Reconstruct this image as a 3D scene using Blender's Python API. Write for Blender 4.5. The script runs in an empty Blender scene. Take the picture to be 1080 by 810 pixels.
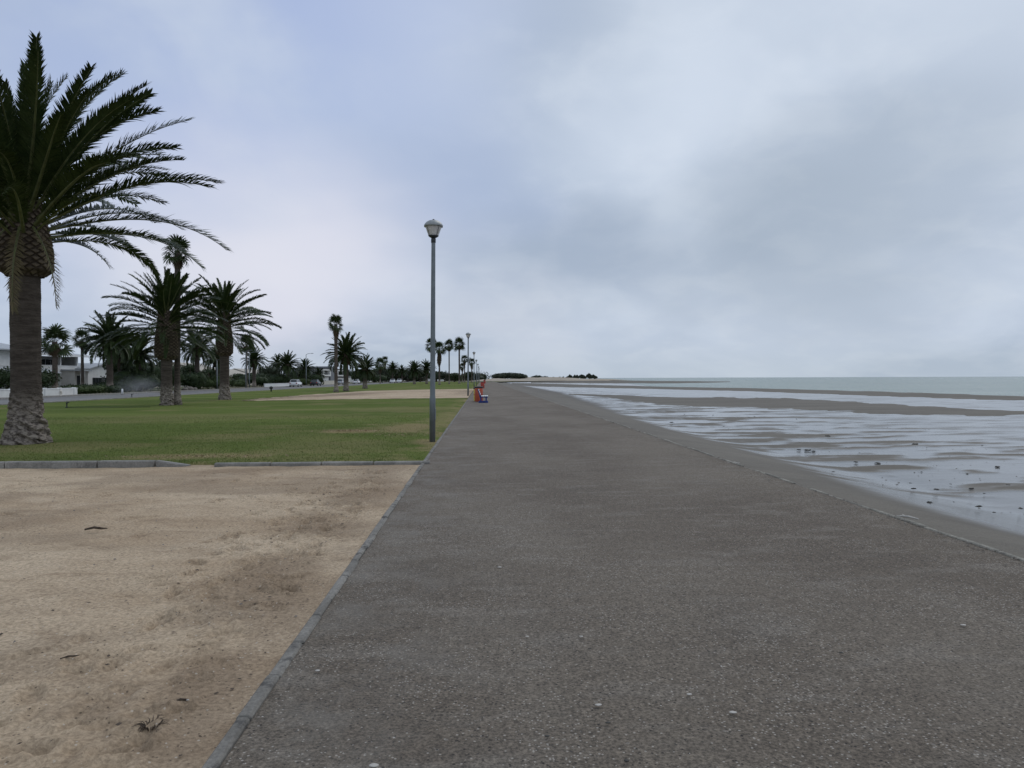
import bpy, math, random
import numpy as np
from mathutils import Matrix, Vector, Euler

R = math.radians
random.seed(7)
rng = np.random.default_rng(11)
SC = bpy.context.scene
COL = SC.collection

# ------------------------------------------------------------------ camera
CAM_H = 1.6
cam_data = bpy.data.cameras.new('camera')
cam_data.sensor_width = 36.0
cam_data.lens = 26.0
cam_data.clip_start = 0.05
cam_data.clip_end = 30000
cam = bpy.data.objects.new('camera', cam_data)
COL.objects.link(cam)
CAM_ROT = (Matrix.Rotation(R(-2.28), 4, 'Z') @ Matrix.Rotation(R(90 - 0.45), 4, 'X') @ Matrix.Rotation(R(-0.2), 4, 'Z'))
cam.matrix_world = Matrix.Translation((0, 0, CAM_H)) @ CAM_ROT
SC.camera = cam

# ------------------------------------------------------------------ world and sun
SUN_EL, SUN_AZ = R(48), R(35)          # azimuth measured from +Y towards +X
w = bpy.data.worlds.new('World')
SC.world = w
w.use_nodes = True
wn, wl = w.node_tree.nodes, w.node_tree.links
wn.clear()


def wnode(t, **kw):
    n = wn.new(t)
    for k, v in kw.items():
        setattr(n, k, v)
    return n


def wmath(op, a, b=None, c=None, clamp=False):
    n = wn.new('ShaderNodeMath')
    n.operation = op
    n.use_clamp = clamp
    for i, v in enumerate((a, b, c)):
        if v is None:
            continue
        if isinstance(v, (int, float)):
            n.inputs[i].default_value = v
        else:
            wl.new(v, n.inputs[i])
    return n.outputs[0]


def wmix(fac, a, b):
    n = wn.new('ShaderNodeMix')
    n.data_type = 'RGBA'
    if isinstance(fac, (int, float)):
        n.inputs[0].default_value = fac
    else:
        wl.new(fac, n.inputs[0])
    for i, v in ((6, a), (7, b)):
        if isinstance(v, tuple):
            n.inputs[i].default_value = (*v, 1)
        else:
            wl.new(v, n.inputs[i])
    return n.outputs[2]


def wramp(v, lo, hi, to0=0.0, to1=1.0):
    n = wn.new('ShaderNodeMapRange')
    n.interpolation_type = 'SMOOTHSTEP'
    wl.new(v, n.inputs[0])
    for i, q in enumerate((lo, hi, to0, to1)):
        n.inputs[i + 1].default_value = q
    return n.outputs[0]


sky = wnode('ShaderNodeTexSky', sky_type='NISHITA', sun_disc=False)
sky.sun_elevation = SUN_EL
sky.sun_rotation = SUN_AZ
sky.air_density = 1.0
sky.dust_density = 2.0
sky.ozone_density = 1.5
tc = wnode('ShaderNodeTexCoord')
sep = wnode('ShaderNodeSeparateXYZ')
wl.new(tc.outputs['Generated'], sep.inputs[0])
dz = wmath('MAXIMUM', sep.outputs[2], 0.0)
inv = wmath('DIVIDE', 1.0, wmath('ADD', dz, 0.36))
cp = wnode('ShaderNodeCombineXYZ')
wl.new(wmath('MULTIPLY', sep.outputs[0], inv), cp.inputs[0])
wl.new(wmath('MULTIPLY', sep.outputs[1], inv), cp.inputs[1])


def wnoise(scale, detail, rough, dist=0.0, off=(0, 0, 0)):
    m = wnode('ShaderNodeMapping')
    m.inputs[1].default_value = off
    wl.new(cp.outputs[0], m.inputs[0])
    n = wnode('ShaderNodeTexNoise')
    n.inputs['Scale'].default_value = scale
    n.inputs['Detail'].default_value = detail
    n.inputs['Roughness'].default_value = rough
    n.inputs['Distortion'].default_value = dist
    wl.new(m.outputs[0], n.inputs['Vector'])
    return n


n_big = wnoise(0.85, 3, 0.45, 0.3, (3.1, 0.4, 0)).outputs[0]
n_mid = wnoise(2.2, 5, 0.5, 0.4, (0.7, 5.2, 0)).outputs[0]
n_fine = wnoise(6.0, 6, 0.55, 0.3, (9.7, 1.3, 0)).outputs[0]
# direction bent a little by the cloud noise, so the large light and dark areas have cloudy outlines
nd = wnoise(1.3, 3, 0.5, 0.0, (1.0, 2.0, 0))
sub = wnode('ShaderNodeVectorMath', operation='SUBTRACT')
wl.new(nd.outputs['Color'], sub.inputs[0])
sub.inputs[1].default_value = (0.5, 0.5, 0.5)
scl = wnode('ShaderNodeVectorMath', operation='SCALE')
wl.new(sub.outputs[0], scl.inputs[0])
scl.inputs['Scale'].default_value = 0.34
bent = wnode('ShaderNodeVectorMath', operation='ADD')
wl.new(tc.outputs['Generated'], bent.inputs[0])
wl.new(scl.outputs[0], bent.inputs[1])


def spot(az, el, r_in, r_out, vs=1.0):
    """1 inside an angular area of the sky round (azimuth, elevation), 0 outside; vs flattens it vertically"""
    a, e = R(az), R(el)
    d = (math.sin(a) * math.cos(e), math.cos(a) * math.cos(e), math.sin(e))
    s = wnode('ShaderNodeVectorMath', operation='SUBTRACT')
    wl.new(bent.outputs[0], s.inputs[0])
    s.inputs[1].default_value = d
    m = wnode('ShaderNodeVectorMath', operation='MULTIPLY')
    wl.new(s.outputs[0], m.inputs[0])
    m.inputs[1].default_value = (1, 1, vs)
    ln = wnode('ShaderNodeVectorMath', operation='LENGTH')
    wl.new(m.outputs[0], ln.inputs[0])
    return wramp(ln.outputs['Value'], R(r_in), R(r_out), 1.0, 0.0)


K = 10.0                                # background strength is 0.1
def kc(r, g, b):
    return (r * K, g * K, b * K)


cloud = wmix(wramp(n_big, 0.38, 0.64), kc(.375, .45, .565), kc(.51, .58, .69))
cloud = wmix(wmath('MULTIPLY', wramp(n_mid, 0.45, 0.70), 0.5), cloud, kc(.60, .67, .77))
cloud = wmix(wmath('MULTIPLY', wramp(n_fine, 0.42, 0.70), 0.38), cloud, kc(.60, .66, .74))
# thin places where the blue sky shows through the veil
veil = wmix(0.22, kc(.40, .485, .715), sky.outputs[0])
blue = wmath('MULTIPLY', spot(-21, 25, 4, 34), wramp(n_mid, 0.74, 0.40, 0.35, 1.0))
cloud = wmix(wmath('MULTIPLY', blue, 1.0), cloud, veil)
# bright cloud banks and dark undersides
cloud = wmix(wmath('MULTIPLY', spot(-16, 8.5, 2, 19, 1.5), 0.8), cloud, kc(.72, .72, .80))
cloud = wmix(wmath('MULTIPLY', spot(-3, 14.5, 2, 12, 1.5), 0.6), cloud, kc(.37, .45, .62))
cloud = wmix(wmath('MULTIPLY', spot(13, 18, 1, 13, 1.1), 0.5), cloud, kc(.64, .715, .83))
cloud = wmix(wmath('MULTIPLY', spot(24, 27, 2, 19, 1.2), 0.5), cloud, kc(.68, .75, .86))
cloud = wmix(wmath('MULTIPLY', spot(7, 9, 2, 12, 1.9), 0.62), cloud, kc(.335, .405, .515))
cloud = wmix(wmath('MULTIPLY', spot(24, 9.5, 3, 16, 1.7), 0.55), cloud, kc(.345, .41, .495))
cloud = wmix(wmath('MULTIPLY', spot(1, 3.5, 1, 9, 2.2), 0.4), cloud, kc(.58, .61, .68))
cloud = wmix(wmath('MULTIPLY', wramp(dz, 0.0, 0.06, 1.0, 0.0), 0.5), cloud, kc(.44, .505, .565))
bg = wnode('ShaderNodeBackground')
bg.inputs[1].default_value = 0.1
wl.new(cloud, bg.inputs[0])
wo = wnode('ShaderNodeOutputWorld')
wl.new(bg.outputs[0], wo.inputs[0])

sd = bpy.data.lights.new('sun', 'SUN')
sd.energy = 0.7
sd.angle = R(40)
sd.color = (1.0, 0.95, 0.88)
sun = bpy.data.objects.new('sun', sd)
COL.objects.link(sun)
sdir = Vector((math.sin(SUN_AZ) * math.cos(SUN_EL), math.cos(SUN_AZ) * math.cos(SUN_EL), math.sin(SUN_EL)))
sun.rotation_euler = sdir.to_track_quat('Z', 'Y').to_euler()

SC.view_settings.view_transform = 'Standard'
SC.view_settings.look = 'None'
SC.view_settings.exposure = 0.1
SC.view_settings.gamma = 1.0
SC.view_settings.use_curve_mapping = False
SC.render.engine = 'CYCLES'
SC.cycles.max_bounces = 6
SC.cycles.transparent_max_bounces = 8

# ------------------------------------------------------------------ survey helpers (photo pixel -> place on the ground)
ROT3 = CAM_ROT.to_3x3()


def ray(px, py):
    return ROT3 @ Vector(((px - 540) / 780.0, (405 - py) / 780.0, -1.0))


def gp(px, py, z=0.0):
    d = ray(px, py)
    t = (z - CAM_H) / d.z
    return Vector((d.x * t, d.y * t, z))


def at_x(px, x):
    d = ray(px, 400)
    return Vector((x, d.y * x / d.x, 0))


def at_y(px, y):
    d = ray(px, 400)
    return Vector((d.x * y / d.y, y, 0))


def z_at(px, py, y):
    d = ray(px, py)
    return CAM_H + d.z * y / d.y


# ------------------------------------------------------------------ numeric noise
def vnoise(x, y, seed=0):
    x = np.asarray(x, float); y = np.asarray(y, float)
    xi = np.floor(x).astype(np.int64); yi = np.floor(y).astype(np.int64)
    fx = x - xi; fy = y - yi
    fx = fx * fx * (3 - 2 * fx); fy = fy * fy * (3 - 2 * fy)

    def h(a, b):
        n = (a * 374761393 + b * 668265263 + seed * 1442695041) & 0x7fffffff
        n = ((n ^ (n >> 13)) * 1274126177) & 0x7fffffff
        n = n ^ (n >> 16)
        return (n & 0xffff) / 65535.0
    a = h(xi, yi); b = h(xi + 1, yi); c = h(xi, yi + 1); d = h(xi + 1, yi + 1)
    return (a * (1 - fx) + b * fx) * (1 - fy) + (c * (1 - fx) + d * fx) * fy


def fbm(x, y, octs=4, seed=0, gain=0.5):
    s = 0; a = 1; t = 0
    for o in range(octs):
        s = s + a * vnoise(x * 2 ** o, y * 2 ** o, seed + o * 17)
        t += a; a *= gain
    return s / t


def sstep(a, b, x):
    t = np.clip((x - a) / (b - a), 0, 1)
    return t * t * (3 - 2 * t)


# ------------------------------------------------------------------ mesh helpers
def mesh_np(name, V, polys, mat, parent=None, smooth=False, attrs=None):
    """V (n,3); polys = list of int arrays (m,k)"""
    me = bpy.data.meshes.new(name)
    V = np.asarray(V, np.float32)
    me.vertices.add(len(V))
    me.vertices.foreach_set('co', V.ravel())
    idx = np.concatenate([np.asarray(p, np.int32).ravel() for p in polys])
    tot = np.concatenate([np.full(len(p), np.asarray(p).shape[1], np.int32) for p in polys])
    st = np.concatenate([[0], np.cumsum(tot)[:-1]]).astype(np.int32)
    me.loops.add(len(idx))
    me.loops.foreach_set('vertex_index', idx)
    me.polygons.add(len(tot))
    me.polygons.foreach_set('loop_start', st)
    me.polygons.foreach_set('loop_total', tot)
    if smooth:
        me.polygons.foreach_set('use_smooth', np.ones(len(tot), bool))
    me.update(calc_edges=True)
    me.validate()
    if attrs:
        for k, v in attrs.items():
            a = me.attributes.new(k, 'FLOAT', 'POINT')
            a.data.foreach_set('value', np.asarray(v, np.float32))
    if mat:
        me.materials.append(mat)
    return link(name, me, parent)


def link(name, me, parent=None):
    o = bpy.data.objects.new(name, me)
    COL.objects.link(o)
    if parent:
        o.parent = parent
    return o


def grid_faces(nr, nc, wrap=False):
    r = np.arange(nr - 1)[:, None]
    c = np.arange(nc if wrap else nc - 1)[None, :]
    c2 = (c + 1) % nc
    return np.stack([r * nc + c, r * nc + c2, (r + 1) * nc + c2, (r + 1) * nc + c], -1).reshape(-1, 4)


class MB:
    def __init__(self):
        self.v = []; self.f = []

    def add(self, vs, fs):
        b = len(self.v)
        self.v += [tuple(p) for p in vs]
        self.f += [tuple(b + i for i in f) for f in fs]
        return self

    def box(self, x0, x1, y0, y1, z0, z1, bev=0.0):
        if bev <= 0:
            vs = [(x, y, z) for z in (z0, z1) for y in (y0, y1) for x in (x0, x1)]
            fs = [(0, 2, 3, 1), (4, 5, 7, 6), (0, 1, 5, 4), (2, 6, 7, 3), (0, 4, 6, 2), (1, 3, 7, 5)]
            return self.add(vs, fs)
        b = min(bev, (x1 - x0) / 2.01, (y1 - y0) / 2.01, (z1 - z0) / 2.01)
        rings = [(z0, b), (z0 + b, 0), (z1 - b, 0), (z1, b)]
        vs = []
        for z, i in rings:
            xa, xb, ya, yb = x0 + i, x1 - i, y0 + i, y1 - i
            c = 0 if i else b
            vs += [(xa + c, ya, z), (xb - c, ya, z), (xb, ya + c, z), (xb, yb - c, z), (xb - c, yb, z), (xa + c, yb, z), (xa, yb - c, z), (xa, ya + c, z)]
        fs = [tuple(range(7, -1, -1)), tuple(range(24, 32))]
        for r in range(3):
            for k in range(8):
                fs.append((r * 8 + k, r * 8 + (k + 1) % 8, r * 8 + 8 + (k + 1) % 8, r * 8 + 8 + k))
        return self.add(vs, fs)

    def lathe(self, prof, n=20, cx=0, cy=0, cap=True):
        vs = []
        for r, z in prof:
            for k in range(n):
                a = 2 * math.pi * k / n
                vs.append((cx + r * math.cos(a), cy + r * math.sin(a), z))
        fs = []
        for i in range(len(prof) - 1):
            for k in range(n):
                fs.append((i * n + k, i * n + (k + 1) % n, (i + 1) * n + (k + 1) % n, (i + 1) * n + k))
        if cap:
            fs.append(tuple(range(n - 1, -1, -1)))
            fs.append(tuple((len(prof) - 1) * n + k for k in range(n)))
        return self.add(vs, fs)

    def tube(self, pts, rad, n=8):
        pts = [Vector(p) for p in pts]
        rs = rad if isinstance(rad, (list, tuple)) else [rad] * len(pts)
        vs = []
        for i, p in enumerate(pts):
            t = (pts[min(i + 1, len(pts) - 1)] - pts[max(i - 1, 0)]).normalized()
            a = t.orthogonal().normalized() if abs(t.z) > .95 else t.cross(Vector((0, 0, 1))).normalized()
            b = t.cross(a)
            for k in range(n):
                q = 2 * math.pi * k / n
                vs.append(p + (a * math.cos(q) + b * math.sin(q)) * rs[i])
        fs = [tuple(range(n)), tuple((len(pts) - 1) * n + k for k in range(n - 1, -1, -1))]
        for i in range(len(pts) - 1):
            for k in range(n):
                fs.append((i * n + k, i * n + n + k, i * n + n + (k + 1) % n, i * n + (k + 1) % n))
        return self.add(vs, fs)

    def prism(self, prof, y0, y1):
        """profile of (x,z) points extruded along y"""
        n = len(prof)
        vs = [(x, y0, z) for x, z in prof] + [(x, y1, z) for x, z in prof]
        fs = [tuple(range(n)), tuple(range(2 * n - 1, n - 1, -1))]
        for k in range(n):
            fs.append((k, n + k, n + (k + 1) % n, (k + 1) % n))
        return self.add(vs, fs)

    def build(self, name, mat, parent=None, smooth=False):
        me = bpy.data.meshes.new(name)
        me.from_pydata(self.v, [], self.f)
        if smooth:
            me.shade_smooth()
        import bmesh
        bm = bmesh.new(); bm.from_mesh(me)
        bmesh.ops.recalc_face_normals(bm, faces=bm.faces)
        bm.to_mesh(me); bm.free()
        me.materials.append(mat)
        return link(name, me, parent)


def tag(o, label, cat, group=None, kind=None):
    if label: o['label'] = label
    if cat: o['category'] = cat
    if group: o['group'] = group
    if kind: o['kind'] = kind
    return o


def struct(o):
    o['kind'] = 'structure'
    return o


def thing(name, label, cat, loc=(0, 0, 0), rz=0.0, group=None):
    o = bpy.data.objects.new(name, None)
    o.empty_display_size = 0.2
    COL.objects.link(o)
    o.location = loc
    o.rotation_euler = (0, 0, rz)
    return tag(o, label, cat, group)


def dup(root, loc=None, rz=None, label=None, group=None, scale=None):
    def cp_(o, parent):
        c = o.copy(); COL.objects.link(c)
        if parent: c.parent = parent
        for ch in [q for q in bpy.data.objects if q.parent == o and q != c]:
            cp_(ch, c)
        return c
    c = cp_(root, None)
    if loc is not None: c.location = loc
    if rz is not None: c.rotation_euler[2] = rz
    if label: c['label'] = label
    if group: c['group'] = group
    if scale is not None: c.scale = (scale,) * 3 if isinstance(scale, (int, float)) else scale
    return c


# ------------------------------------------------------------------ material helpers
class NM:
    def __init__(self, name):
        self.m = bpy.data.materials.new(name)
        self.m.use_nodes = True
        self.n = self.m.node_tree.nodes
        self.l = self.m.node_tree.links
        self.b = self.n['Principled BSDF']
        self.out = self.n['Material Output']
        self.tc = self.n.new('ShaderNodeTexCoord')

    def set(self, k, v):
        i = self.b.inputs[k]
        if hasattr(v, 'is_output') or isinstance(v, bpy.types.NodeSocket):
            self.l.new(v, i)
        elif isinstance(v, tuple) and len(v) == 3 and i.type == 'RGBA':
            i.default_value = (*v, 1)
        else:
            i.default_value = v
        return self

    def vec(self, scale=(1, 1, 1), rot=(0, 0, 0), loc=(0, 0, 0)):
        m = self.n.new('ShaderNodeMapping')
        m.inputs[1].default_value = loc
        m.inputs[2].default_value = rot
        m.inputs[3].default_value = scale
        self.l.new(self.tc.outputs['Object'], m.inputs[0])
        return m.outputs[0]

    def noise(self, scale, detail=4, rough=0.5, vec=None, dist=0.0, col=False):
        n = self.n.new('ShaderNodeTexNoise')
        n.inputs['Scale'].default_value = scale
        n.inputs['Detail'].default_value = detail
        n.inputs['Roughness'].default_value = rough
        n.inputs['Distortion'].default_value = dist
        self.l.new(vec if vec is not None else self.tc.outputs['Object'], n.inputs['Vector'])
        return n.outputs[1 if col else 0]

    def voro(self, scale, feature='F1', vec=None, out='Distance', rnd=1.0):
        n = self.n.new('ShaderNodeTexVoronoi')
        n.feature = feature
        n.inputs['Scale'].default_value = scale
        n.inputs['Randomness'].default_value = rnd
        self.l.new(vec if vec is not None else self.tc.outputs['Object'], n.inputs['Vector'])
        return n.outputs[out]

    def rng(self, v, lo, hi, a=0.0, b=1.0, smooth=True):
        n = self.n.new('ShaderNodeMapRange')
        n.interpolation_type = 'SMOOTHSTEP' if smooth else 'LINEAR'
        self.l.new(v, n.inputs[0])
        for i, q in enumerate((lo, hi, a, b)):
            n.inputs[i + 1].default_value = q
        return n.outputs[0]

    def math(self, op, a, b=None, clamp=False):
        n = self.n.new('ShaderNodeMath')
        n.operation = op; n.use_clamp = clamp
        for i, v in enumerate((a, b)):
            if v is None: continue
            if isinstance(v, (int, float)): n.inputs[i].default_value = v
            else: self.l.new(v, n.inputs[i])
        return n.outputs[0]

    def mix(self, f, a, b, blend='MIX'):
        n = self.n.new('ShaderNodeMix')
        n.data_type = 'RGBA'; n.blend_type = blend
        if isinstance(f, (int, float)): n.inputs[0].default_value = f
        else: self.l.new(f, n.inputs[0])
        for i, v in ((6, a), (7, b)):
            if isinstance(v, tuple): n.inputs[i].default_value = (*v, 1)
            else: self.l.new(v, n.inputs[i])
        return n.outputs[2]

    def bump(self, h, strength=0.5, dist=0.02, normal=None):
        n = self.n.new('ShaderNodeBump')
        n.inputs['Strength'].default_value = strength
        n.inputs['Distance'].default_value = dist
        self.l.new(h, n.inputs['Height'])
        if normal is not None: self.l.new(normal, n.inputs['Normal'])
        return n.outputs[0]

    def attr(self, name):
        n = self.n.new('ShaderNodeAttribute')
        n.attribute_name = name
        return n.outputs['Fac']

    def sepxyz(self):
        n = self.n.new('ShaderNodeSeparateXYZ')
        self.l.new(self.tc.outputs['Object'], n.inputs[0])
        return n.outputs

    def rand(self):
        n = self.n.new('ShaderNodeObjectInfo')
        return n.outputs['Random']


def plain(name, col, rough=0.6, metal=0.0, var=0.25, scale=6.0, bump=0.0, spec=0.5):
    m = NM(name)
    n = m.noise(scale, 5, 0.6)
    m.set('Base Color', m.mix(m.rng(n, 0.3, 0.7), tuple(c * (1 - var) for c in col), tuple(min(1, c * (1 + var)) for c in col)))
    m.set('Roughness', rough).set('Metallic', metal).set('Specular IOR Level', spec)
    if bump:
        m.set('Normal', m.bump(m.noise(scale * 6, 4, 0.6), bump, 0.02))
    return m.m


M = {}


def build_materials():
    # path: worn asphalt with fine aggregate
    m = NM('path_asphalt')
    big = m.noise(0.35, 4, 0.55, m.vec((1, 0.55, 1)))
    mid = m.noise(2.2, 5, 0.6, m.vec((0.6, 1.4, 1)))
    base = m.mix(m.rng(big, 0.36, 0.64), (.122, .100, .080), (.164, .139, .113))
    old = m.rng(m.noise(1.1, 6, 0.7, m.vec((1, .6, 1), loc=(9, 3, 0))), 0.52, 0.68)
    base = m.mix(m.math('MULTIPLY', old, 0.22), base, (.082, .072, .064))
    base = m.mix(m.math('MULTIPLY', m.rng(mid, 0.48, 0.70), 0.6), base, (.195, .172, .148))
    fine = m.noise(55, 5, 0.75)
    gran = m.noise(15, 6, 0.75, m.vec((1.2, 0.75, 1)))
    base = m.mix(1.0, base, m.mix(m.rng(gran, 0.34, 0.66), (.82, .82, .82), (1.18, 1.18, 1.17)), 'MULTIPLY')
    base = m.mix(1.0, base, m.mix(m.rng(fine, 0.32, 0.68), (.50, .50, .50), (1.55, 1.54, 1.5)), 'MULTIPLY')
    # aggregate stones: pale in worn patches, dark pits elsewhere
    cell = m.voro(75, out='Color'); dist = m.voro(75)
    sx = m.n.new('ShaderNodeSeparateColor'); m.l.new(cell, sx.inputs[0])
    worn = m.rng(m.noise(0.9, 5, 0.65), 0.42, 0.66)
    thr = m.rng(worn, 0, 1, 0.975, 0.80, False)
    stone = m.math('MULTIPLY', m.math('GREATER_THAN', sx.outputs[0], thr), m.rng(dist, 0.35, 0.5, 1, 0))
    base = m.mix(m.math('MULTIPLY', stone, 0.75), base, (.42, .385, .34))
    pit = m.math('MULTIPLY', m.math('LESS_THAN', sx.outputs[1], 0.035), m.rng(dist, 0.4, 0.55, 1, 0))
    base = m.mix(m.math('MULTIPLY', pit, 0.85), base, (.022, .02, .02))
    # sparse larger pale chips
    c2 = m.voro(17, out='Color'); d2 = m.voro(17, vec=m.vec((1, 1, 1)))
    s2 = m.n.new('ShaderNodeSeparateColor'); m.l.new(c2, s2.inputs[0])
    chip = m.math('MULTIPLY', m.math('GREATER_THAN', s2.outputs[2], 0.975), m.rng(d2, 0.12, 0.2, 1, 0))
    base = m.mix(m.math('MULTIPLY', chip, 0.35), base, (.36, .33, .29))
    # drifted sand along the landward edge
    X = m.sepxyz()
    edge = m.math('MULTIPLY', m.rng(X[0], -1.0, 0.6, 1.0, 0.0), m.rng(m.noise(1.6, 5, 0.7), 0.4, 0.75))
    base = m.mix(m.math('MULTIPLY', edge, 0.45), base, (.25, .235, .21))
    m.set('Base Color', base).set('Roughness', 0.88).set('Specular IOR Level', 0.25)
    h = m.math('ADD', m.math('MULTIPLY', fine, 0.7), m.math('MULTIPLY', dist, 0.5))
    m.set('Normal', m.bump(h, 0.75, 0.012))
    M['path'] = m.m

    # dry coarse sand / gravelly soil
    m = NM('sand_dry')
    big = m.noise(0.42, 5, 0.6, m.vec((0.8, 1.3, 1)))
    mid = m.noise(1.9, 6, 0.65, m.vec((0.7, 1.5, 1)), 0.6)
    fine = m.noise(38, 6, 0.75)
    base = m.mix(m.rng(big, 0.3, 0.68), (.405, .302, .205), (.56, .445, .322))
    base = m.mix(m.math('MULTIPLY', m.rng(mid, 0.50, 0.72), 0.65), base, (.29, .21, .14))
    base = m.mix(m.math('MULTIPLY', m.rng(m.noise(0.8, 6, 0.6, m.vec((1, 1, 1), loc=(4, 7, 0))), 0.55, 0.75), 0.55), base, (.60, .49, .375))
    at = m.attr('damp')
    base = m.mix(m.math('MULTIPLY', at, 0.75), base, (.155, .110, .076))
    base = m.mix(1.0, base, m.mix(m.rng(fine, 0.3, 0.7), (.66, .65, .63), (1.29, 1.29, 1.28)), 'MULTIPLY')
    cell = m.voro(60, out='Color'); dist = m.voro(60)
    sx = m.n.new('ShaderNodeSeparateColor'); m.l.new(cell, sx.inputs[0])
    dk = m.math('MULTIPLY', m.math('GREATER_THAN', sx.outputs[0], 0.955), m.rng(dist, 0.3, 0.45, 1, 0))
    base = m.mix(m.math('MULTIPLY', dk, 0.7), base, (.07, .055, .045))
    lt = m.math('MULTIPLY', m.math('GREATER_THAN', sx.outputs[1], 0.97), m.rng(dist, 0.3, 0.45, 1, 0))
    base = m.mix(m.math('MULTIPLY', lt, 0.6), base, (.62, .56, .48))
    m.set('Base Color', base).set('Roughness', 0.95).set('Specular IOR Level', 0.15)
    m.set('Normal', m.bump(m.math('ADD', fine, m.math('MULTIPLY', mid, 0.8)), 0.7, 0.02))
    M['sand'] = m.m

    # lawn
    m = NM('lawn_grass')
    big = m.noise(0.16, 4, 0.55, m.vec((0.5, 1.5, 1)))
    mid = m.noise(0.9, 5, 0.65, m.vec((0.7, 1.5, 1)))
    fine = m.noise(28, 5, 0.8)
    base = m.mix(m.rng(big, 0.3, 0.7), (.086, .124, .026), (.138, .172, .046))
    base = m.mix(m.math('MULTIPLY', m.rng(mid, 0.48, 0.78), 0.55), base, (.150, .145, .062))
    at = m.attr('dry')
    base = m.mix(m.math('MULTIPLY', at, 0.85), base, (.29, .225, .125))
    base = m.mix(1.0, base, m.mix(m.rng(fine, 0.3, 0.7), (.6, .6, .6), (1.35, 1.35, 1.3)), 'MULTIPLY')
    m.set('Base Color', base).set('Roughness', 1.0).set('Specular IOR Level', 0.05)
    m.set('Normal', m.bump(fine, 0.8, 0.03))
    M['lawn'] = m.m
    M['blade'] = leafmat('grass_blades', (.100, .142, .030), (.19, .22, .066), 0.6)
    M['straw'] = plain('straw', (.34, .26, .15), 0.9, 0, 0.4, 20)

    m = NM('verge_ground')
    n1 = m.noise(0.08, 5, 0.6); n2 = m.noise(3, 5, 0.7)
    base = m.mix(m.rng(n1, 0.42, 0.6), (.08, .10, .04), (.26, .215, .16))
    base = m.mix(1.0, base, m.mix(m.rng(n2, 0.3, 0.7), (.75, .75, .75), (1.2, 1.2, 1.2)), 'MULTIPLY')
    m.set('Base Color', base).set('Roughness', 1.0).set('Specular IOR Level', 0.1)
    M['ground'] = m.m

    m = NM('road_asphalt')
    n1 = m.noise(0.3, 4, 0.6, m.vec((1, .2, 1))); n2 = m.noise(30, 4, 0.7)
    base = m.mix(m.rng(n1, 0.3, 0.7), (.12, .115, .112), (.165, .16, .155))
    base = m.mix(1.0, base, m.mix(m.rng(n2, .3, .7), (.8, .8, .8), (1.2, 1.2, 1.2)), 'MULTIPLY')
    m.set('Base Color', base).set('Roughness', 0.8)
    M['road'] = m.m

    # beach: wetness mirrors the sky where a film of water stands
    m = NM('beach_sand')
    wet = m.attr('wet')
    n1 = m.noise(0.55, 5, 0.6, m.vec((0.45, 1.0, 1)), 0.4)
    n2 = m.noise(3.2, 5, 0.6, m.vec((0.5, 1.0, 1)))
    n3 = m.noise(40, 4, 0.7)
    wv = m.math('ADD', wet, m.math('ADD', m.math('MULTIPLY', m.math('SUBTRACT', n1, 0.5), 0.45), m.math('MULTIPLY', m.math('SUBTRACT', n2, 0.5), 0.4)))
    film = m.rng(wv, 0.08, 0.98)
    dry = m.mix(m.rng(n1, 0.3, 0.7), (.108, .094, .074), (.148, .130, .102))
    dry = m.mix(1.0, dry, m.mix(m.rng(n3, .3, .7), (.7, .7, .7), (1.2, 1.2, 1.2)), 'MULTIPLY')
    damp = m.mix(m.rng(wet, 0.0, 0.35), dry, (.090, .078, .061))
    m.set('Base Color', m.mix(film, damp, (.092, .086, .076)))
    m.set('Roughness', m.rng(film, 0, 1, 0.62, 0.13, False))
    m.set('Specular IOR Level', m.rng(film, 0, 1, 0.25, 0.44, False))
    m.set('IOR', 1.36)
    hb = m.math('MULTIPLY', m.math('ADD', m.math('MULTIPLY', n2, 1.0), m.math('MULTIPLY', n3, 0.12)), m.rng(film, 0, 1, 1.0, 0.22, False))
    m.set('Normal', m.bump(hb, 0.6, 0.04))
    M['beach'] = m.m

    m = NM('sandbar_sand')
    n1 = m.noise(0.4, 5, 0.6, m.vec((0.3, 1.0, 1))); n2 = m.noise(6, 5, 0.6)
    base = m.mix(m.rng(n1, .3, .7), (.100, .090, .074), (.145, .130, .108))
    m.set('Base Color', base).set('Roughness', 0.75).set('Specular IOR Level', 0.2)
    m.set('Normal', m.bump(n2, 0.4, 0.03))
    M['bar'] = m.m

    m = NM('sea_water')
    n1 = m.noise(0.55, 5, 0.62, m.vec((0.5, 1.3, 1)), 0.3)
    n2 = m.noise(0.05, 5, 0.65, m.vec((0.2, 1.2, 1)))
    n3 = m.noise(3.0, 3, 0.6, m.vec((0.7, 1.2, 1)))
    base = m.mix(m.rng(n2, .3, .7), (.060, .125, .100), (.135, .210, .175))
    cap = m.rng(m.noise(0.22, 6, 0.7, m.vec((0.2, 1.4, 1))), 0.64, 0.72)
    base = m.mix(m.math('MULTIPLY', cap, 0.75), base, (.6, .64, .64))
    m.set('Base Color', base).set('Roughness', 0.22).set('IOR', 1.33)
    m.set('Normal', m.bump(m.math('ADD', n1, m.math('MULTIPLY', n3, 0.25)), 0.8, 0.5))
    M['sea'] = m.m

    # concrete
    m = NM('kerb_concrete')
    n1 = m.noise(3, 5, 0.6); n2 = m.noise(50, 4, 0.7)
    base = m.mix(m.rng(n1, .3, .7), (.19, .182, .165), (.30, .285, .26))
    base = m.mix(m.math('MULTIPLY', m.rng(m.noise(7, 5, .7), .55, .7), .6), base, (.12, .115, .105))
    base = m.mix(1.0, base, m.mix(m.rng(n2, .3, .7), (.75, .75, .75), (1.2, 1.2, 1.2)), 'MULTIPLY')
    m.set('Base Color', base).set('Roughness', 0.9).set('Normal', m.bump(n2, 0.5, 0.01))
    M['kerb'] = m.m
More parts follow.
